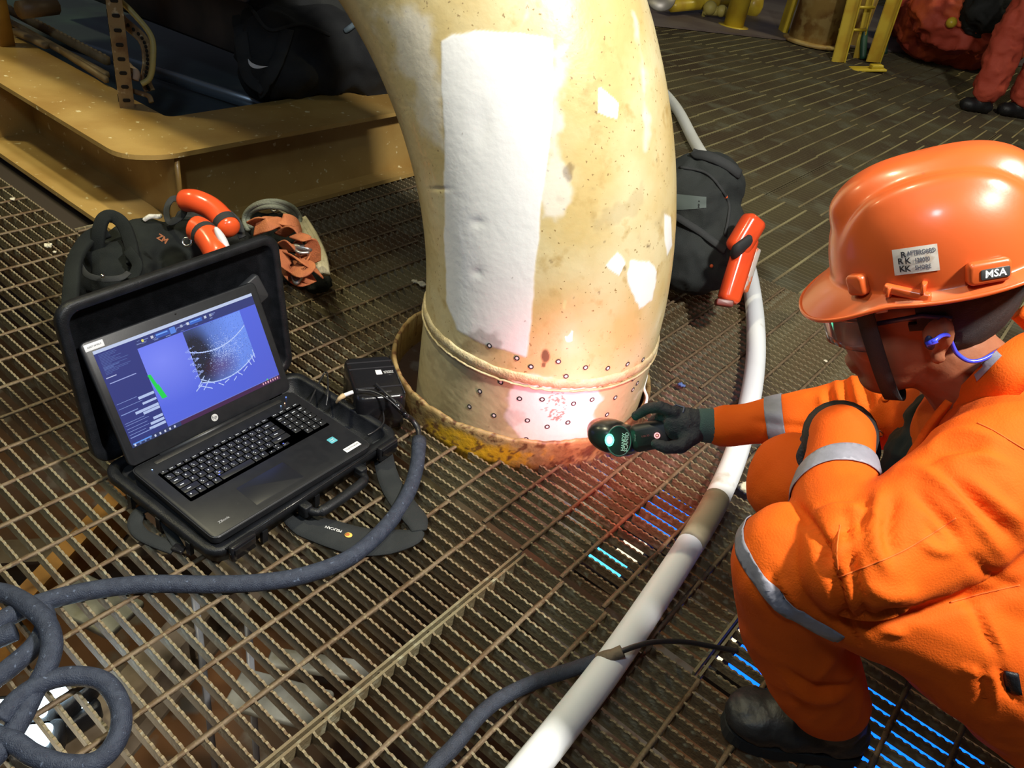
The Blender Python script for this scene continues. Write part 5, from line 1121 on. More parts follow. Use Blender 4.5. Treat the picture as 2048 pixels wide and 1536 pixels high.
# hair: cap on the back of the skull
mb = MB(); hm_ = []
for j in range(33):
    for i in range(64):
        a = 2 * PI * i / 64; b = -PI / 2 + PI * j / 32; hm_.append(Vector((math.cos(b) * math.cos(a), math.cos(b) * math.sin(a), math.sin(b))))
vs = [HM @ Vector((-.014 + v.x * (.106 + .003 * noise.noise(v * 9)), v.y * (.0835 + .002 * noise.noise(v * 9)), .028 + v.z * .100)) for v in hm_]; fs = []
for j in range(32):
    for i in range(64):
        q = (j * 64 + i, j * 64 + (i + 1) % 64, (j + 1) * 64 + (i + 1) % 64, (j + 1) * 64 + i); c = sum((hm_[k] for k in q), Vector()) / 4
        x, z = c.x * .106, c.z * .100
        if (x < -.014 and z > -.088) or (x < .025 and z > -.030) or z > .03: fs.append(q)
mb.add(vs, fs, 0, True); o = mb.build('hair', M_HAIR, wk); so = o.modifiers.new('t', 'SOLIDIFY'); so.thickness = .006; so.offset = -1
# ---- helmet
HU = .060; HXO = -.028
def dome(a, t):
    "a: direction around the head (0 front), t: 0 rim .. 1 crown"
    ax_, bx_ = .123, .112
    k = math.cos(t * PI / 2) ** .62; z = .118 * math.sin(t * PI / 2) ** .92
    x = ax_ * k * math.cos(a) + HXO; y = bx_ * k * math.sin(a)
    h = .011 * math.exp(-(y / .030) ** 4) * float(smst(.30 if math.cos(a) > 0 else .15, .50, t)) + .0045 * (math.exp(-((abs(y) - .062) / .011) ** 2)) * min(1, max(0, (t - .25) * 3))
    g = -.003 * math.exp(-((abs(y) - .043) / .007) ** 2) * min(1, max(0, (t - .22) * 3))
    n = Vector((math.cos(a) * k, math.sin(a) * k, math.sin(t * PI / 2))).normalized(); return Vector((x, y, z)) + n * (h + g)
NA, NTt = 128, 44
hv = []; fs = []
def brim(a, s):
    "s 0 at the dome, 1 at the brim edge"
    c = math.cos(a); fr = max(0, c); wd = .013 + .030 * smst(.35, 1.0, fr) + .004 * max(0, -c); dr = .004 + .022 * smst(.4, 1, fr) + .002
    p = dome(a, 0.0); d = Vector((math.cos(a), math.sin(a) * .9, 0)).normalized(); return p + d * float(wd) * s + Vector((0, 0, -float(dr) * s ** 1.3 - .003 * s))
rings_ = []
for s in (1.0, .97, .8, .6, .4, .2, .07): rings_.append([brim(2 * PI * i / NA, s) for i in range(NA)])
for j in range(NTt): rings_.append([dome(2 * PI * i / NA, j / NTt * .985) for i in range(NA)])
vs = [HM @ (Vector((0, 0, HU)) + p) for r in rings_ for p in r]; nr = len(rings_)
vs.append(HM @ (Vector((0, 0, HU)) + dome(0, 1.0)))
fs = [(i + j * NA, (i + 1) % NA + j * NA, (i + 1) % NA + (j + 1) * NA, i + (j + 1) * NA) for j in range(nr - 1) for i in range(NA)] + [((nr - 1) * NA + i, (nr - 1) * NA + (i + 1) % NA, len(vs) - 1) for i in range(NA)]
mb = MB(); mb.add(vs, fs, 0, True); hel = mb.build('safety_helmet', M_HELM, wk, label='orange safety helmet with white sticker')
HB_ = BVHTree.FromPolygons([tuple(q) for q in vs], fs)
so = hel.modifiers.new('t', 'SOLIDIFY'); so.thickness = .003; so.offset = -1
mb = MB(); mb.tube([HM @ (Vector((0, 0, HU)) + brim(2 * PI * i / 96, 1.0)) for i in range(96)], .0026, 8, closed=True); mb.build('brim_edge', M_HELM, hel)
def onh(x, y): return hit(HB_, x, y)
def hlug(x, y, w_, h_, d_, rot, nm, m=M_HELM, off=0.0):
    p, n = onh(x, y)
    if p is None: return None
    if n.dot(CAMP - p) < 0: n = -n
    xa = (CX * math.cos(rot) + CY * math.sin(rot)); Mx = frame(p + n * (d_ / 2 - .002 + off), xa - n * xa.dot(n), z=n); mb = MB(); mb.rbox((0, 0, 0), (w_, h_, d_), min(w_, h_) * .25, Mx, rz=d_ * .3); mb.build(nm, m, hel); return Mx
hlug(1722, 566, .025, .026, .014, -.35, 'accessory_lug')
hlug(1815, 583, .050, .011, .010, -.06, 'slot_lug'); hlug(1783, 578, .006, .014, .013, -.06, 'slot_lug'); hlug(1848, 572, .006, .014, .013, -.06, 'slot_lug')
Mx = hlug(1972, 540, .045, .026, .014, -.22, 'rear_lug')
if Mx is not None:
    Mx = Mx @ Matrix.Translation((.004, -.001, .0078)); mb = MB(); mb.rbox((0, 0, 0), (.030, .012, .001), .002, Mx, seg=2); t = textmesh('MSA', .0115, Mx @ Matrix.Rotation(PI, 4, 'X') @ Matrix.Translation((0, 0, -.0)), 1, .0002, .0003)
    # text must read left to right seen from outside
    t = textmesh('MSA', .0115, Mx @ Matrix.Translation((0, 0, .0006)) @ Matrix.Scale(-1 if (Mx.to_3x3() @ Vector((0, 1, 0))).dot(CY) > 0 else 1, 4, (0, 1, 0)), 1, .0002, .0003); mb.add(t.v, t.f, 1); mb.build('badge', [mat('dark badge', (.05, .05, .05), .4), M_WHITE], hel)
stq = [(1784, 500), (1874, 487), (1880, 540), (1790, 551)]     # sticker corners
def bil(q, u, v): a = np.array(q, float); p = a[0] * (1 - u) * (1 - v) + a[1] * u * (1 - v) + a[2] * u * v + a[3] * (1 - u) * v; return float(p[0]), float(p[1])
drape(HB_, lambda u, v: bil(stq, u, v), 14, 9, .0007, 'sticker', mat('worn white sticker', (.72, .66, .58), .5, 0, (.60, .50, .40), 60, 3, .5, .6), hel)
def drape_text(bvh, body_, cu, cv, size, quad, asp, off, name, m, par, bold=.0):
    t = textmesh(body_, size, Matrix.Identity(4), 0, .00001, bold); vs = []
    for v in t.v:
        x, y = bil(quad, cu + v[0], cv - v[1] * asp); p, n = hit(bvh, x, y)
        if p is None: return
        vs.append(p + (n if n.dot(CAMP - p) > 0 else -n) * (off + .0001 * (v[2] > 0)))
    mb = MB(); mb.add(vs, t.f, 0); mb.build(name, m, par)
for row, (txt, cv) in enumerate((('AFTERGARD', .22), ('120070', .52), ('SHORE', .80))): drape_text(HB_, txt, .64, cv, .115, stq, 2.0, .0011, 'sticker_print', mat('grey print', (.12, .12, .15), .6), hel, .003)
for (cu, cv, w2) in ((.24, .25, .20), (.16, .48, .14), (.32, .50, .12), (.18, .78, .12), (.30, .80, .12)):
    drape_text(HB_, 'K' if w2 < .13 else 'R', cu, cv, .19, stq, 1.6, .0012, 'sticker_mark', M_INK, hel, .006)
# chin strap and suspension
mb = MB(); path = [H(.060, .088, .050), H(.058, .079, .015), H(.054, .072, -.030), H(.050, .062, -.070), H(.045, .040, -.108), H(.040, .0, -.122), H(.045, -.040, -.108), H(.050, -.062, -.070), H(.058, -.079, .010), H(.060, -.088, .050)]
mb.tube(spline(path, 8), 1, 8, flat=(.019, .002), up=Lh * .2 + Uh * .0 + Fh * .0 + Lh); 
vs = []; fs = []; P = spline(path, 8)
mb = MB()
for i, p in enumerate(P):
    t = (P[min(i + 1, len(P) - 1)] - P[max(i - 1, 0)]).normalized(); out = (p - H(.03, 0, p.dot(Uh) - HC0.dot(Uh))); out = (p - (HC0 + Uh * max(-.06, (p - HC0).dot(Uh)) + Fh * .03)); out = (out - t * out.dot(t)).normalized(); s = t.cross(out).normalized()
    for a, b_ in ((-.0105, 0), (.0105, 0), (.0105, .0025), (-.0105, .0025)): vs.append(p + s * a + out * (b_ + .002))
for i in range(len(P) - 1):
    for k in range(4): fs.append((i * 4 + k, i * 4 + (k + 1) % 4, i * 4 + 4 + (k + 1) % 4, i * 4 + 4 + k))
mb.add(vs, fs, 0, True); mb.build('chin_strap', M_WEB, wk)
mb = MB(); mb.lathe([(.086, -.014), (.090, -.014), (.090, .008), (.086, .008)], 48, HM @ Matrix.Translation((HXO * .6, 0, HU - .004)) @ Matrix.Scale(1.17, 4, (1, 0, 0)), closed=True); mb.build('headband', mat('dark headband', (.03, .028, .04), .7), hel)
for x in (.042, .078): mb = MB(); mb.rbox((x, .084 - (x - .04) * .55, HU - .018), (.014, .004, .020), .002, HM); mb.build('strap_tab', mat('pale strap tab', (.55, .45, .38), .5), hel)
# safety glasses
M_LENS = mat('clear lens', (.9, .85, .9), .05, trans=.92); gp = []
mb = MB(); vs = []; fs = []
for i in range(25):
    a = -1.25 + 2.5 * i / 24
    for z in (.030, .018, .005, -.010, -.020): vs.append(HM @ Vector((.032 + .082 * math.cos(a) + .004 * (z + .02) / .05, .078 * math.sin(a), z - .004 * abs(math.sin(a)))))
for i in range(24):
    for k in range(4): fs.append((i * 5 + k, i * 5 + k + 1, i * 5 + k + 6, i * 5 + k + 5))
mb.add(vs, fs, 0, True); gl = mb.build('safety_glasses', M_LENS, wk); so = gl.modifiers.new('t', 'SOLIDIFY'); so.thickness = .002
mb = MB(); mb.tube([Vector(vs[i * 5]) for i in range(25)], .0026, 6); mb.build('brow_bar', mat('navy frame', (.02, .025, .09), .4), gl)
mb = MB(); mb.tube([Vector(vs[24 * 5 + k]) for k in range(5)], .0018, 6); mb.tube([Vector(vs[k]) for k in range(5)], .0018, 6)
mb.build('lens_rim', mat('clear plastic rim', (.6, .55, .6), .2), gl)
for sy, i in ((1, 24), (-1, 0)): mb = MB(); a = Vector(vs[i * 5 + 1]); mb.tube([a, H(.0, sy * .0835, .020), H(-.03, sy * .087, .012)], 1, 6, flat=(.006, .002), up=Lh); mb.build('temple', mat('navy frame', (.02, .025, .09), .4), gl)
# blue ear plug cord
M_BC = mat('glossy blue cord', (.05, .07, .75), .25, coat=.3)
mb = MB(); mb.tube(spline([H(-.004, .0875, -.018), R_(1856, 688, .935), R_(1868, 682, .925), R_(1884, 671, .93), R_(1898, 672, .94), R_(1905, 690, .95), R_(1915, 708, .955), R_(1938, 722, .955), R_(1965, 719, .955), R_(2000, 700, .96), R_(2040, 684, .97), R_(2090, 672, .99)], 10), .0026, 8); mb.build('plug_cord', M_BC, wk)
mb = MB(); mb.cyl(R_(1852, 690, .93), R_(1874, 680, .925), .0035, .0035, 8); mb.build('plug_stem', M_BC, wk)

# ---- coverall
cov = [('c', nk1 + (uch - nk1) * .75, uch, .078, .118), ('c', uch, chs, .120, .158), ('c', chs, wst, .158, .150), ('c', wst, pel, .150, .165), ('c', nk1 * .15 + uch * .85, shL, .082, .082),
       ('c', shL, R_(1880, 1040, .92), .085, .074), ('c', R_(1880, 1040, .92), elL, .074, .062), ('s', elL, (.066, .066, .066)), ('c', elL, R_(1668, 985, 1.0), .060, .052), ('c', R_(1668, 985, 1.0), R_(1680, 900, 1.045), .052, .044), ('c', R_(1680, 900, 1.045), R_(1684, 872, 1.06), .044, .043),
       ('c', nk1 * .2 + uch * .8, shR, .080, .080), ('c', shR, elR, .078, .062), ('c', elR, R_(1620, 832, 1.38), .062, .045), ('c', R_(1620, 832, 1.38), R_(1446, 853, 1.43), .046, .035),
       ('c', pel, hpL, .15, .13), ('c', pel, hpR, .15, .12), ('c', hpL, R_(1880, 1215, 1.0), .128, .095), ('c', R_(1880, 1215, 1.0), knL, .095, .071), ('c', hpR, knR, .11, .072),
       ('c', knL, R_(1590, 1255, 1.07), .071, .069), ('c', R_(1590, 1255, 1.07), R_(1630, 1345, 1.16), .069, .066), ('c', R_(1630, 1345, 1.16), R_(1660, 1400, 1.215), .066, .058), ('c', knR, ftR + Vector((0, 0, .17)), .068, .060),
       ('s', R_(1930, 1110, 1.02), (.12, .12, .12)), ('s', R_(2010, 1190, 1.05), (.14, .14, .14))]
me = blob(cov, .0058, 5)
def folds_fn(co, no):
    k = np.array([noise.fractal((float(p[0]) * 7, float(p[1]) * 7, float(p[2]) * 4 + 3), .9, 2.0, 2) for p in co]); k2 = np.array([1 - 2 * abs(noise.noise((float(p[0]) * 17 + 5, float(p[1]) * 17, float(p[2]) * 9))) for p in co])
    d = .006 * k + .0032 * k2
    P2, dp = project(co); face = ((np.array((0, 0, HC)) - co) * no).sum(1) > 0
    def stroke(pts, w_, amp, d0=None, d1=None):
        nonlocal d
        m = np.full(len(co), 1e9); pts = spline([Vector((x, y, 0)) for x, y in pts], 5); L_ = len(pts); fade = np.ones(len(co))
        for i in range(L_ - 1):
            a = np.array(pts[i][:2]); b_ = np.array(pts[i + 1][:2]); e = b_ - a; t = np.clip(((P2 - a) @ e) / (e @ e + 1e-9), 0, 1); dd = np.hypot(*(P2 - a - t[:, None] * e).T)
            fr = (i + t) / (L_ - 1); upd = dd < m; m = np.where(upd, dd, m); fade = np.where(upd, np.sin(np.clip(fr, 0.02, .98) * PI) ** .5, fade)
        ok = face.copy()
        if d0: ok &= (dp > d0)
        if d1: ok &= (dp < d1)
        d = d + np.where(ok, amp * np.exp(-(m / w_) ** 2) * fade, 0)
    stroke([(1592, 1012), (1625, 1050), (1650, 1100), (1668, 1160), (1690, 1230), (1725, 1300)], 10, -.016, d1=1.2)
    for pts, w_, amp in [
        # upper sleeve and elbow crook
        ([(1830, 985), (1865, 1020), (1900, 1055), (1920, 1085)], 13, -.011), ([(1800, 950), (1850, 948), (1905, 990), (1960, 1050), (2010, 1115)], 12, .008), ([(1880, 948), (1930, 985), (1990, 1040), (2040, 1090)], 12, -.008), ([(1935, 960), (1990, 1000), (2050, 1050)], 14, .007),
        ([(1765, 990), (1750, 1040), (1752, 1100), (1775, 1140)], 11, .009), ([(1790, 1000), (1775, 1060), (1790, 1110)], 11, -.009), ([(1735, 1000), (1722, 1050), (1722, 1110)], 9, -.006),
        ([(1648, 1130), (1655, 1090), (1690, 1050), (1745, 1025)], 8, -.007), ([(1662, 1160), (1672, 1115), (1705, 1080), (1740, 1065)], 8, .006), ([(1680, 1180), (1690, 1140), (1715, 1110)], 8, -.006), ([(1628, 1040), (1670, 1020), (1720, 1022), (1745, 1030)], 8, .006), ([(1640, 1015), (1690, 1000), (1735, 1008)], 7, -.004),
        ([(1860, 905), (1890, 880), (1940, 870), (2000, 885)], 9, .006), ([(1850, 930), (1900, 905), (1960, 900)], 9, -.007), ([(1900, 930), (1950, 915), (2020, 930)], 10, .005), ([(1840, 1080), (1870, 1100), (1910, 1105)], 10, .006), ([(1850, 1040), (1880, 1080)], 8, -.006), ([(1940, 1110), (1980, 1150), (2035, 1175)], 14, -.006),
        # body under the arm and thigh
        ([(1700, 1230), (1800, 1232), (1900, 1205), (2048, 1170)], 15, -.012), ([(1760, 1255), (1790, 1262), (1810, 1268)], 9, .006), ([(1730, 1170), (1780, 1190), (1830, 1180)], 12, .005),
        ([(1960, 1330), (1966, 1360), (1970, 1410)], 7, -.006), ([(1980, 1335), (1990, 1370), (1992, 1415)], 7, .006), ([(2000, 1330), (2012, 1370), (2040, 1410)], 7, -.006), ([(1920, 1330), (1960, 1345), (1985, 1350)], 6, .005), ([(1925, 1180), (1960, 1240), (1985, 1300)], 12, -.008), ([(1955, 1215), (1985, 1270), (2010, 1310)], 8, .005),
        # knee and shin
        ([(1532, 1150), (1548, 1190), (1580, 1225)], 7, .006), ([(1548, 1140), (1562, 1180), (1590, 1210)], 6, -.006), ([(1565, 1160), (1580, 1190), (1600, 1215)], 6, .005), ([(1500, 1130), (1520, 1180), (1555, 1235)], 8, -.004), ([(1690, 1020), (1700, 1100), (1715, 1180), (1740, 1260)], 12, -.010),
        ([(1565, 1340), (1620, 1372), (1680, 1378), (1712, 1365)], 8, -.008), ([(1570, 1362), (1620, 1395), (1680, 1398)], 8, .008), ([(1580, 1390), (1630, 1412)], 7, -.006), ([(1490, 1250), (1510, 1290), (1550, 1330)], 10, .004)]: stroke(pts, w_, amp, d1=1.3)
    for pts, w_, amp in [([(1655, 775), (1660, 800), (1672, 825)], 6, -.008), ([(1672, 765), (1680, 800), (1690, 835)], 7, .007), ([(1690, 760), (1694, 795), (1700, 840)], 6, -.008), ([(1705, 755), (1715, 790), (1728, 830)], 8, .008), ([(1722, 750), (1735, 790), (1740, 820)], 6, -.008), ([(1640, 790), (1645, 815)], 7, .005), ([(1750, 740), (1770, 780), (1790, 830)], 9, -.006), ([(1500, 840), (1560, 850), (1640, 860)], 9, -.004)]: stroke(pts, w_, amp, d0=1.15)
    return co + no * d[:, None]
displace(me, folds_fn)
cvo = link('coverall', setmat(me, M_COVER), wk); CB = bvh_of([cvo])
def band(p3, width, label, cn=None, lim=.16, off=.0016):
    "ring of tape: slab of the coverall surface around a plane through three points on it"
    P = []
    for q in p3 or ():
        if len(q) == 3: P.append(R_(*q))
        else:
            p, n = hit(CB, *q)
            if p is not None: P.append(p)
    if cn: c, n = cn; n = n.normalized(); P = [c, c - CZ * .06, c]
    else: c = (P[0] + P[1] + P[2]) / 3; n = (P[1] - P[0]).cross(P[2] - P[0]).normalized()
    bm = bmesh.new(); bm.from_mesh(cvo.data)
    bmesh.ops.delete(bm, geom=[v for v in bm.verts if (v.co - c).length > lim or abs((v.co - c).dot(n)) > width], context='VERTS')
    for s in (1, -1):
        g = bm.verts[:] + bm.edges[:] + bm.faces[:]; bmesh.ops.bisect_plane(bm, geom=g, plane_co=c + n * s * width / 2, plane_no=n * s, clear_outer=True)
    # keep the piece nearest the first point
    seen = set(); best = None; bd = 1e9
    for f in bm.faces:
        if f in seen: continue
        st = [f]; seen.add(f); comp = []
        while st:
            a = st.pop(); comp.append(a)
            for e in a.edges:
                for b_ in e.link_faces:
                    if b_ not in seen: seen.add(b_); st.append(b_)
        d = min((a.calc_center_median() - P[1]).length for a in comp)
        if d < bd: bd = d; best = comp
    keep = set(best); bmesh.ops.delete(bm, geom=[f for f in bm.faces if f not in keep], context='FACES')
    bm.normal_update()
    for v in bm.verts: v.co += v.normal * off
    m2 = bpy.data.meshes.new('reflective_tape'); bm.to_mesh(m2); bm.free(); setmat(m2, M_SILVER); o = link('reflective_tape', m2, wk); so = o.modifiers.new('t', 'SOLIDIFY'); so.thickness = .001; so.offset = 1
band(None, .030, '', (R_(1668, 962, 1.01), (wrL - elL).normalized() + CZ * .15 - CX * .12), .082)
band(None, .029, '', (R_(1553, 843, 1.40), (wrR - elR)), .075)
band([(1484, 1100), (1540, 1190), (1600, 1232)], .020, '', None, .105)
for ln in ([(1676, 1140), (1676, 1152), (1684, 1152), (1740, 1130), (1800, 1105), (1860, 1070), (1912, 1036)], [(1955, 846), (1985, 860), (2015, 878), (2060, 905)], [(1680, 1050), (1674, 1100), (1676, 1140)], [(1900, 1205), (1960, 1188), (2040, 1170)]): drape_line(CB, ln, .0018, 1, .0003, 'seam', mat('seam orange', (.70, .12, .008), .8), wk, n=12, rnd=True)
# collar, placket, undershirt, snaps
def ring_pts(pairs): return [R_(*p) for p in pairs]
M_COV2 = M_COVER
cl_in = ring_pts([(1868, 880, 1.12), (1905, 815, 1.045), (1950, 765, .99), (2000, 715, .965), (2060, 680, .99), (2110, 700, 1.08), (2080, 720, 1.17), (1990, 760, 1.22), (1900, 800, 1.20), (1862, 850, 1.17)])
ctr = sum(cl_in, Vector()) / len(cl_in); upc = (nk0 - nk1).normalized()
mb = MB(); P = spline(cl_in[:8], 8); vs = []; fs = []
for p in P:
    o_ = p - ctr; o_ = (o_ - upc * o_.dot(upc)).normalized(); 
    for a, b_ in ((0, .012), (.004, .016), (.030, -.012), (.034, -.030), (.026, -.026), (.0, .004)): vs.append(p + o_ * a + upc * b_)
for i in range(len(P) - 1):
    for k in range(6): fs.append((i * 6 + k, i * 6 + (k + 1) % 6, i * 6 + 6 + (k + 1) % 6, i * 6 + 6 + k))
mb.add(vs, fs, 0, True); col_o = mb.build('collar', M_COVER, wk); CB2 = bvh_of([cvo, col_o])
drape(CB2, lambda u, v: bil([(1942, 728), (1985, 695), (2003, 712), (1955, 762)], u, v), 8, 5, .002, 'collar_patch', M_SILVER, wk)
mb = MB(); mb.tube(spline([R_(1905, 800, 1.03), R_(1865, 850, 1.05), R_(1835, 905, 1.06), R_(1808, 960, 1.04), R_(1792, 1010, 1.03)], 8), 1, 10, flat=(.030, .010), up=CX * .6 - CZ * .7); mb.build('placket', M_COVER, wk)
me = blob([('s', R_(1850, 905, 1.16), (.045, .055, .08), rot2(.4)), ('s', R_(1815, 960, 1.17), (.035, .05, .07), rot2(.2)), ('c', R_(1880, 850, 1.15), R_(1830, 1000, 1.17), .05, .035)], .006, 2); displace(me, crease(.004, 20)); link('undershirt', setmat(me, mat('dark green shirt', (.016, .024, .022), .9)), wk)
for (x, y) in ((1772, 797), (1759, 866)):
    p, n = hit(CB, x, y)
    if p is not None: mb = MB(); mb.lathe([(.006, 0), (.007, .0015), (.003, .002), (.0005, .001)], 14, frame(p, n.orthogonal(), z=n)); mb.build('snap', M_CHROME if y > 830 else M_COVER, wk)
# boots
tt = at(1440, 1450, .0); hl = at(1715, 1510, .0); fd = (tt - hl).normalized(); up = Vector((0, 0, 1)); sd = up.cross(fd)
FL = (tt - hl).length
def bootm(hl, fd, FL, shaft):
    sd = up.cross(fd); Mf = frame(hl, fd, z=up)
    me = blob([('s', Mf @ Vector((FL - .055, 0, .045)), (.060, .050, .040), Mf.to_3x3().to_4x4()), ('s', Mf @ Vector((FL - .10, 0, .050)), (.07, .049, .045), Mf.to_3x3().to_4x4()), ('s', Mf @ Vector((.05, 0, .05)), (.048, .042, .05), Mf.to_3x3().to_4x4()), ('c', Mf @ Vector((.06, 0, .06)), Mf @ Vector((FL - .12, 0, .058)), .044, .045), ('c', Mf @ Vector((.065, 0, .08)), shaft, .046, .048)], .006, 3)
    displace(me, crease(.003, 18, 2)); bt = link('boot', setmat(me, M_BOOT), wk)
    sole = MB(); pl_ = []
    for k in range(32):
        a = 2 * PI * k / 32; x = math.cos(a); y = math.sin(a); pl_.append((FL / 2 + (FL / 2 - .0) * math.copysign(abs(x) ** .75, x), (.047 - .010 * math.exp(-((x + .15) / .3) ** 2) - (.006 if x < -.3 else 0)) * math.copysign(abs(y) ** .7, y)))
    sole.prism(pl_, .001, .024, Mf); sole.build('sole', mat('black rubber sole', (.012, .012, .012), .8), bt)
    return bt
bootm(hl, fd, FL, R_(1668, 1398, 1.21))
f2 = ftR - fd * .10; bootm(f2, fd, FL, ftR + Vector((0, 0, .2)))

# ---- hands
def fingers(chains, vox=.0026):
    q = []
    for ch in chains:
        pts, r = ch; n = len(pts)
        for i in range(n - 1):
            r0 = r[i] if isinstance(r, (list, tuple)) else r; r1 = r[i + 1] if isinstance(r, (list, tuple)) else r; q.append(('c', pts[i], pts[i + 1], r0, r1))
    return q
wrist = R_(1412, 850, 1.432)
palm = [('s', R_(1372, 848, 1.432), (.040, .030, .020), rot2(.05)), ('c', wrist, R_(1375, 848, 1.432), .027, .028), ('s', R_(1352, 845, 1.440), (.022, .032, .020), rot2(.1)), ('s', R_(1385, 868, 1.420), (.026, .018, .018), rot2(-.3))]
fg = fingers([([R_(1350, 826, 1.425), R_(1322, 814, 1.432), R_(1294, 817, 1.452), R_(1272, 832, 1.470)], [.0115, .0105, .0100, .0088]),
              ([R_(1345, 838, 1.440), R_(1322, 832, 1.462), R_(1306, 842, 1.490), R_(1303, 866, 1.497)], [.0115, .0105, .0100, .0088]),
              ([R_(1346, 850, 1.447), R_(1326, 846, 1.474), R_(1316, 862, 1.496), R_(1318, 884, 1.490)], [.0112, .0102, .0096, .0085]),
              ([R_(1350, 862, 1.450), R_(1336, 862, 1.474), R_(1330, 878, 1.488), R_(1333, 894, 1.478)], [.0105, .0095, .0088, .0078]),
              ([R_(1388, 872, 1.415), R_(1362, 893, 1.408), R_(1333, 895, 1.410), R_(1312, 888, 1.418)], [.0150, .0125, .0112, .0095])])
me = blob(palm + fg, .0026, 2); gr = link('glove', setmat(me, M_GLOVE), wk); displace(me, crease(.0008, 60))
GB_ = bvh_of([gr])
mb = MB(); mb.tube([R_(1393, 849, 1.431), R_(1402, 850, 1.431), R_(1425, 852, 1.431), R_(1448, 853, 1.43)], [.0275, .0300, .0315, .0320], 24, flat=None); mb.build('glove_cuff', M_GCUFF, wk)
drape_line(GB_, [(1350, 812), (1358, 806), (1368, 812), (1366, 826)], .003, 1, .0008, 'glove_print', mat('grey blue glove print', (.10, .12, .20), .7), wk, rnd=True)
# left hand behind the upright cuff, gripping the other forearm
h0 = R_(1680, 890, 1.125)
pl2 = [('s', R_(1676, 880, 1.15), (.050, .040, .030), rot2(.1)), ('c', R_(1684, 885, 1.08), h0, .036, .038), ('s', R_(1678, 885, 1.12), (.052, .042, .030), rot2(.0))]
fg2 = fingers([([R_(1648, 880, 1.15), R_(1622, 886, 1.17), R_(1608, 912, 1.18), R_(1612, 945, 1.18)], [.014, .013, .012, .010]), ([R_(1652, 862, 1.16), R_(1630, 862, 1.19), R_(1612, 885, 1.21), R_(1604, 915, 1.21)], [.014, .0125, .0115, .010]),
               ([R_(1672, 852, 1.17), R_(1655, 846, 1.20), R_(1636, 856, 1.23), R_(1625, 880, 1.24)], [.014, .0125, .0115, .010]), ([R_(1695, 850, 1.16), R_(1690, 842, 1.20), R_(1680, 846, 1.24), R_(1668, 862, 1.26)], [.013, .012, .011, .0095]), ([R_(1715, 872, 1.12), R_(1738, 880, 1.14), R_(1744, 905, 1.16), R_(1738, 935, 1.17)], [.016, .0145, .013, .011])])
me = blob(pl2 + fg2, .0034, 2); link('glove', setmat(me, M_GLOVE), wk)
mb = MB(); mb.tube([R_(1683, 900, 1.04), R_(1681, 880, 1.07), R_(1680, 872, 1.11)], [.040, .046, .050], 24); mb.build('glove_cuff', mat('black glove cuff', (.014, .016, .018), .85, bump=.4, bscale=300), wk)
drape(CB, lambda u, v: (2006 + 30 * u + 8 * v, 1340 + 42 * v + 6 * u), 5, 5, .003, 'dark_tab', M_BLACKP, wk, th=.004)
mb = MB(); mb.tube(spline([R_(2040, 622, 1.02), R_(2052, 632, 1.02), R_(2070, 650, 1.03)], 4), .014, 8); mb.build('hood_edge', M_COVER, wk)

# ================================================================ HANDHELD SCANNER
sc = empty('handheld_scanner', R_(1250, 872, 1.50), 'black handheld scanner with green and red lights held against the pipe foot', 'scanner')
M_SC = mat('dark scanner plastic', (.020, .021, .023), .30, coat=.3); M_SC2 = mat('grey scanner rim', (.12, .13, .14), .25, .2)
me = blob([('s', R_(1222, 872, 1.515), (.046, .033, .040), rot2(.25)), ('s', R_(1205, 862, 1.530), (.030, .026, .04), rot2(.2)), ('s', R_(1245, 880, 1.505), (.036, .031, .035), rot2(.1))], .003, 4)
sb = link('scanner_head', setmat(me, M_SC), sc); SB = bvh_of([sb])
a, b_ = R_(1262, 878, 1.480), R_(1345, 863, 1.462); mb = MB()
mb.rbox((0, 0, 0), ((b_ - a).length, .052, .034), .012, frame((a + b_) / 2, b_ - a, z=-CZ), rz=.012); mb.build('grip', mat('matt black grip', (.012, .012, .013), .5), sc)
vcirc = [(R_(1238 + 24 * math.cos(t_) - 3 * math.sin(t_), 882 + 30 * math.sin(t_) + 4 * math.cos(t_), 1.4705)) for t_ in np.linspace(0, 2 * PI, 33)[:-1]]
mb = MB(); mb.tube(vcirc, .0016, 8, closed=True); mb.build('rear_rim', M_SC2, sc)
mb = MB(); c = sum(vcirc, Vector()) / 32; mb.add([c - CZ * .001] + [v for v in vcirc] + [v + CZ * .016 for v in vcirc], [(0, 1 + (k + 1) % 32, 1 + k) for k in range(32)] + [(1 + k, 1 + (k + 1) % 32, 33 + (k + 1) % 32, 33 + k) for k in range(32)], 0, False); mb.build('rear_plate', M_SC, sc)
tw = Matrix.Identity(4); txd = frame(R_(1251, 884, 1.462), -CY + CX * .10, z=-CZ)
for k, (tx_, dx_) in enumerate((('HANDY', -3), ('SCAN3D', 3))):
    q = frame(R_(1250 + dx_, 884, 1.4600), -CY + CX * .08, z=-CZ); t = textmesh(tx_, .0092, q, 0, .0002, .0002); t.build('printed_text', M_WHITE, sc)
ga = R_(1285, 876, 1.4520)
t = textmesh('on/off', .0052, frame(R_(1270, 876, 1.4600), -CY + CX * .08, z=-CZ), 0, .0002); t.build('printed_text', mat('grey print 2', (.3, .3, .3), .5), sc)
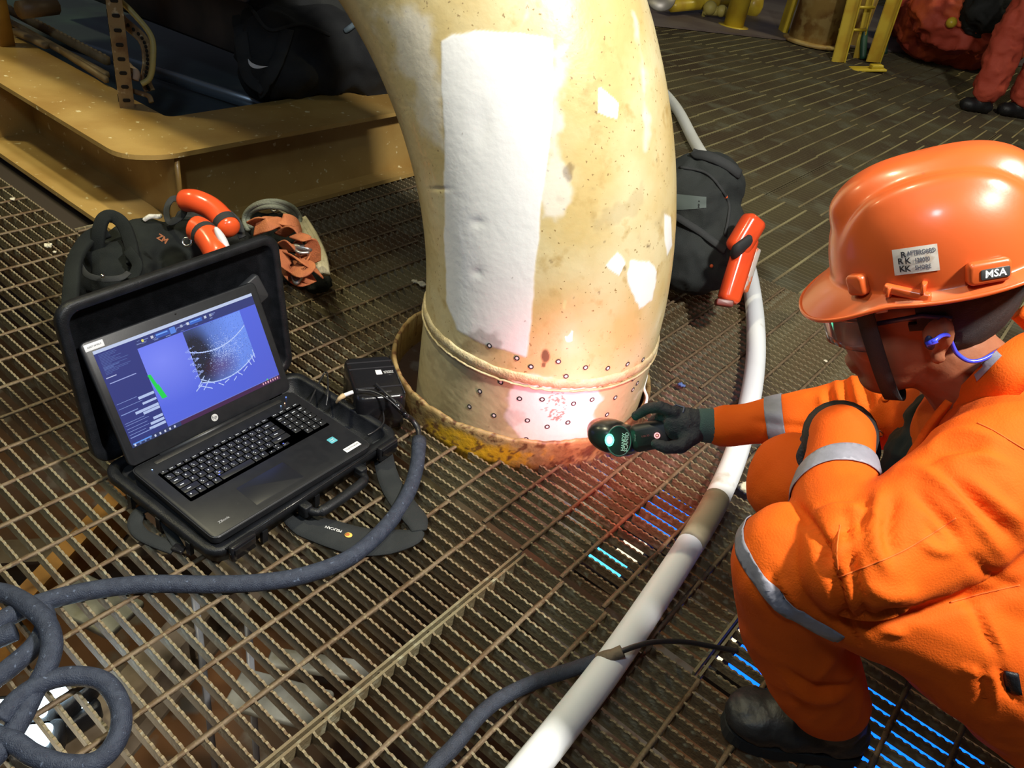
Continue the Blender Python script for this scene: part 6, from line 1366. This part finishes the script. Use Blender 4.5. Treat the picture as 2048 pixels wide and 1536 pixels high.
t = textmesh('USB 3D', .0046, frame(R_(1291, 872, 1.4515), CX - CY * .15, z=-CZ), 0, .0002); t.build('printed_text', mat('dim red print', (.35, .10, .10), .5), sc)
q = R_(1314, 871, 1.4440); mb = MB(); mb.lathe([(.0055, 0), (.0055, .002), (.0035, .003), (.0035, 0)], 20, frame(q, CX, z=-CZ), closed=True); mb.build('button_ring', emis('pink lit ring', (1.0, .42, .42), 1.6), sc)
mb = MB(); mb.sph(q - CZ * .001, (.0018, .0018, .0018), 8, 6); mb.build('red_indicator', emis('red indicator', (1.0, .15, .12), 5), sc)
p, n = hit(SB, 1219, 880)
if p is None: p = R_(1219, 880, 1.47)
mb = MB(); mb.sph((0, 0, 0), (.0085, .0115, .004), 16, 10, Matrix.Translation(R_(1219, 880, 1.4690)) @ CR); mb.build('green_light', emis('green status light', (.10, 1.0, .55), 4.5), sc)
mb = MB(); mb.sph((0, 0, 0), (.005, .007, .003), 12, 8, Matrix.Translation(R_(1219, 880, 1.4660)) @ CR); mb.build('green_core', emis('pale green light core', (.55, 1.0, .75), 6), sc)
lamp('scanner_status_light', 'POINT', R_(1212, 880, 1.445), None, .055, (.0, 1.0, .45), .01)
lc = R_(1212, 866, 1.560); mb = MB(); mb.lathe([(.015, 0), (.016, .004), (.010, .006), (.010, 0)], 24, frame(lc, CX, z=(R_(1110, 800, 1.8) - lc)), closed=True); mb.build('led_ring', emis('white led ring', (1, .75, .75), 5), sc)
lamp('scanner_led_light', 'SPOT', lc + (R_(1150, 800, 1.78) - lc).normalized() * .012, R_(1150, 770, 1.78), 7.0, (1.0, .24, .30), .02, spot_size=2.5, spot_blend=.9)
lamp('scanner_white_light', 'SPOT', R_(1200, 868, 1.56), R_(1140, 800, 1.75), .35, (1.0, .80, .85), .02, spot_size=1.9, spot_blend=.9)
lamp('scanner_red_spill', 'SPOT', R_(1255, 935, 1.56), at(1250, 990, 0), 2.4, (1.0, .05, .03), .02, spot_size=1.7, spot_blend=.8)
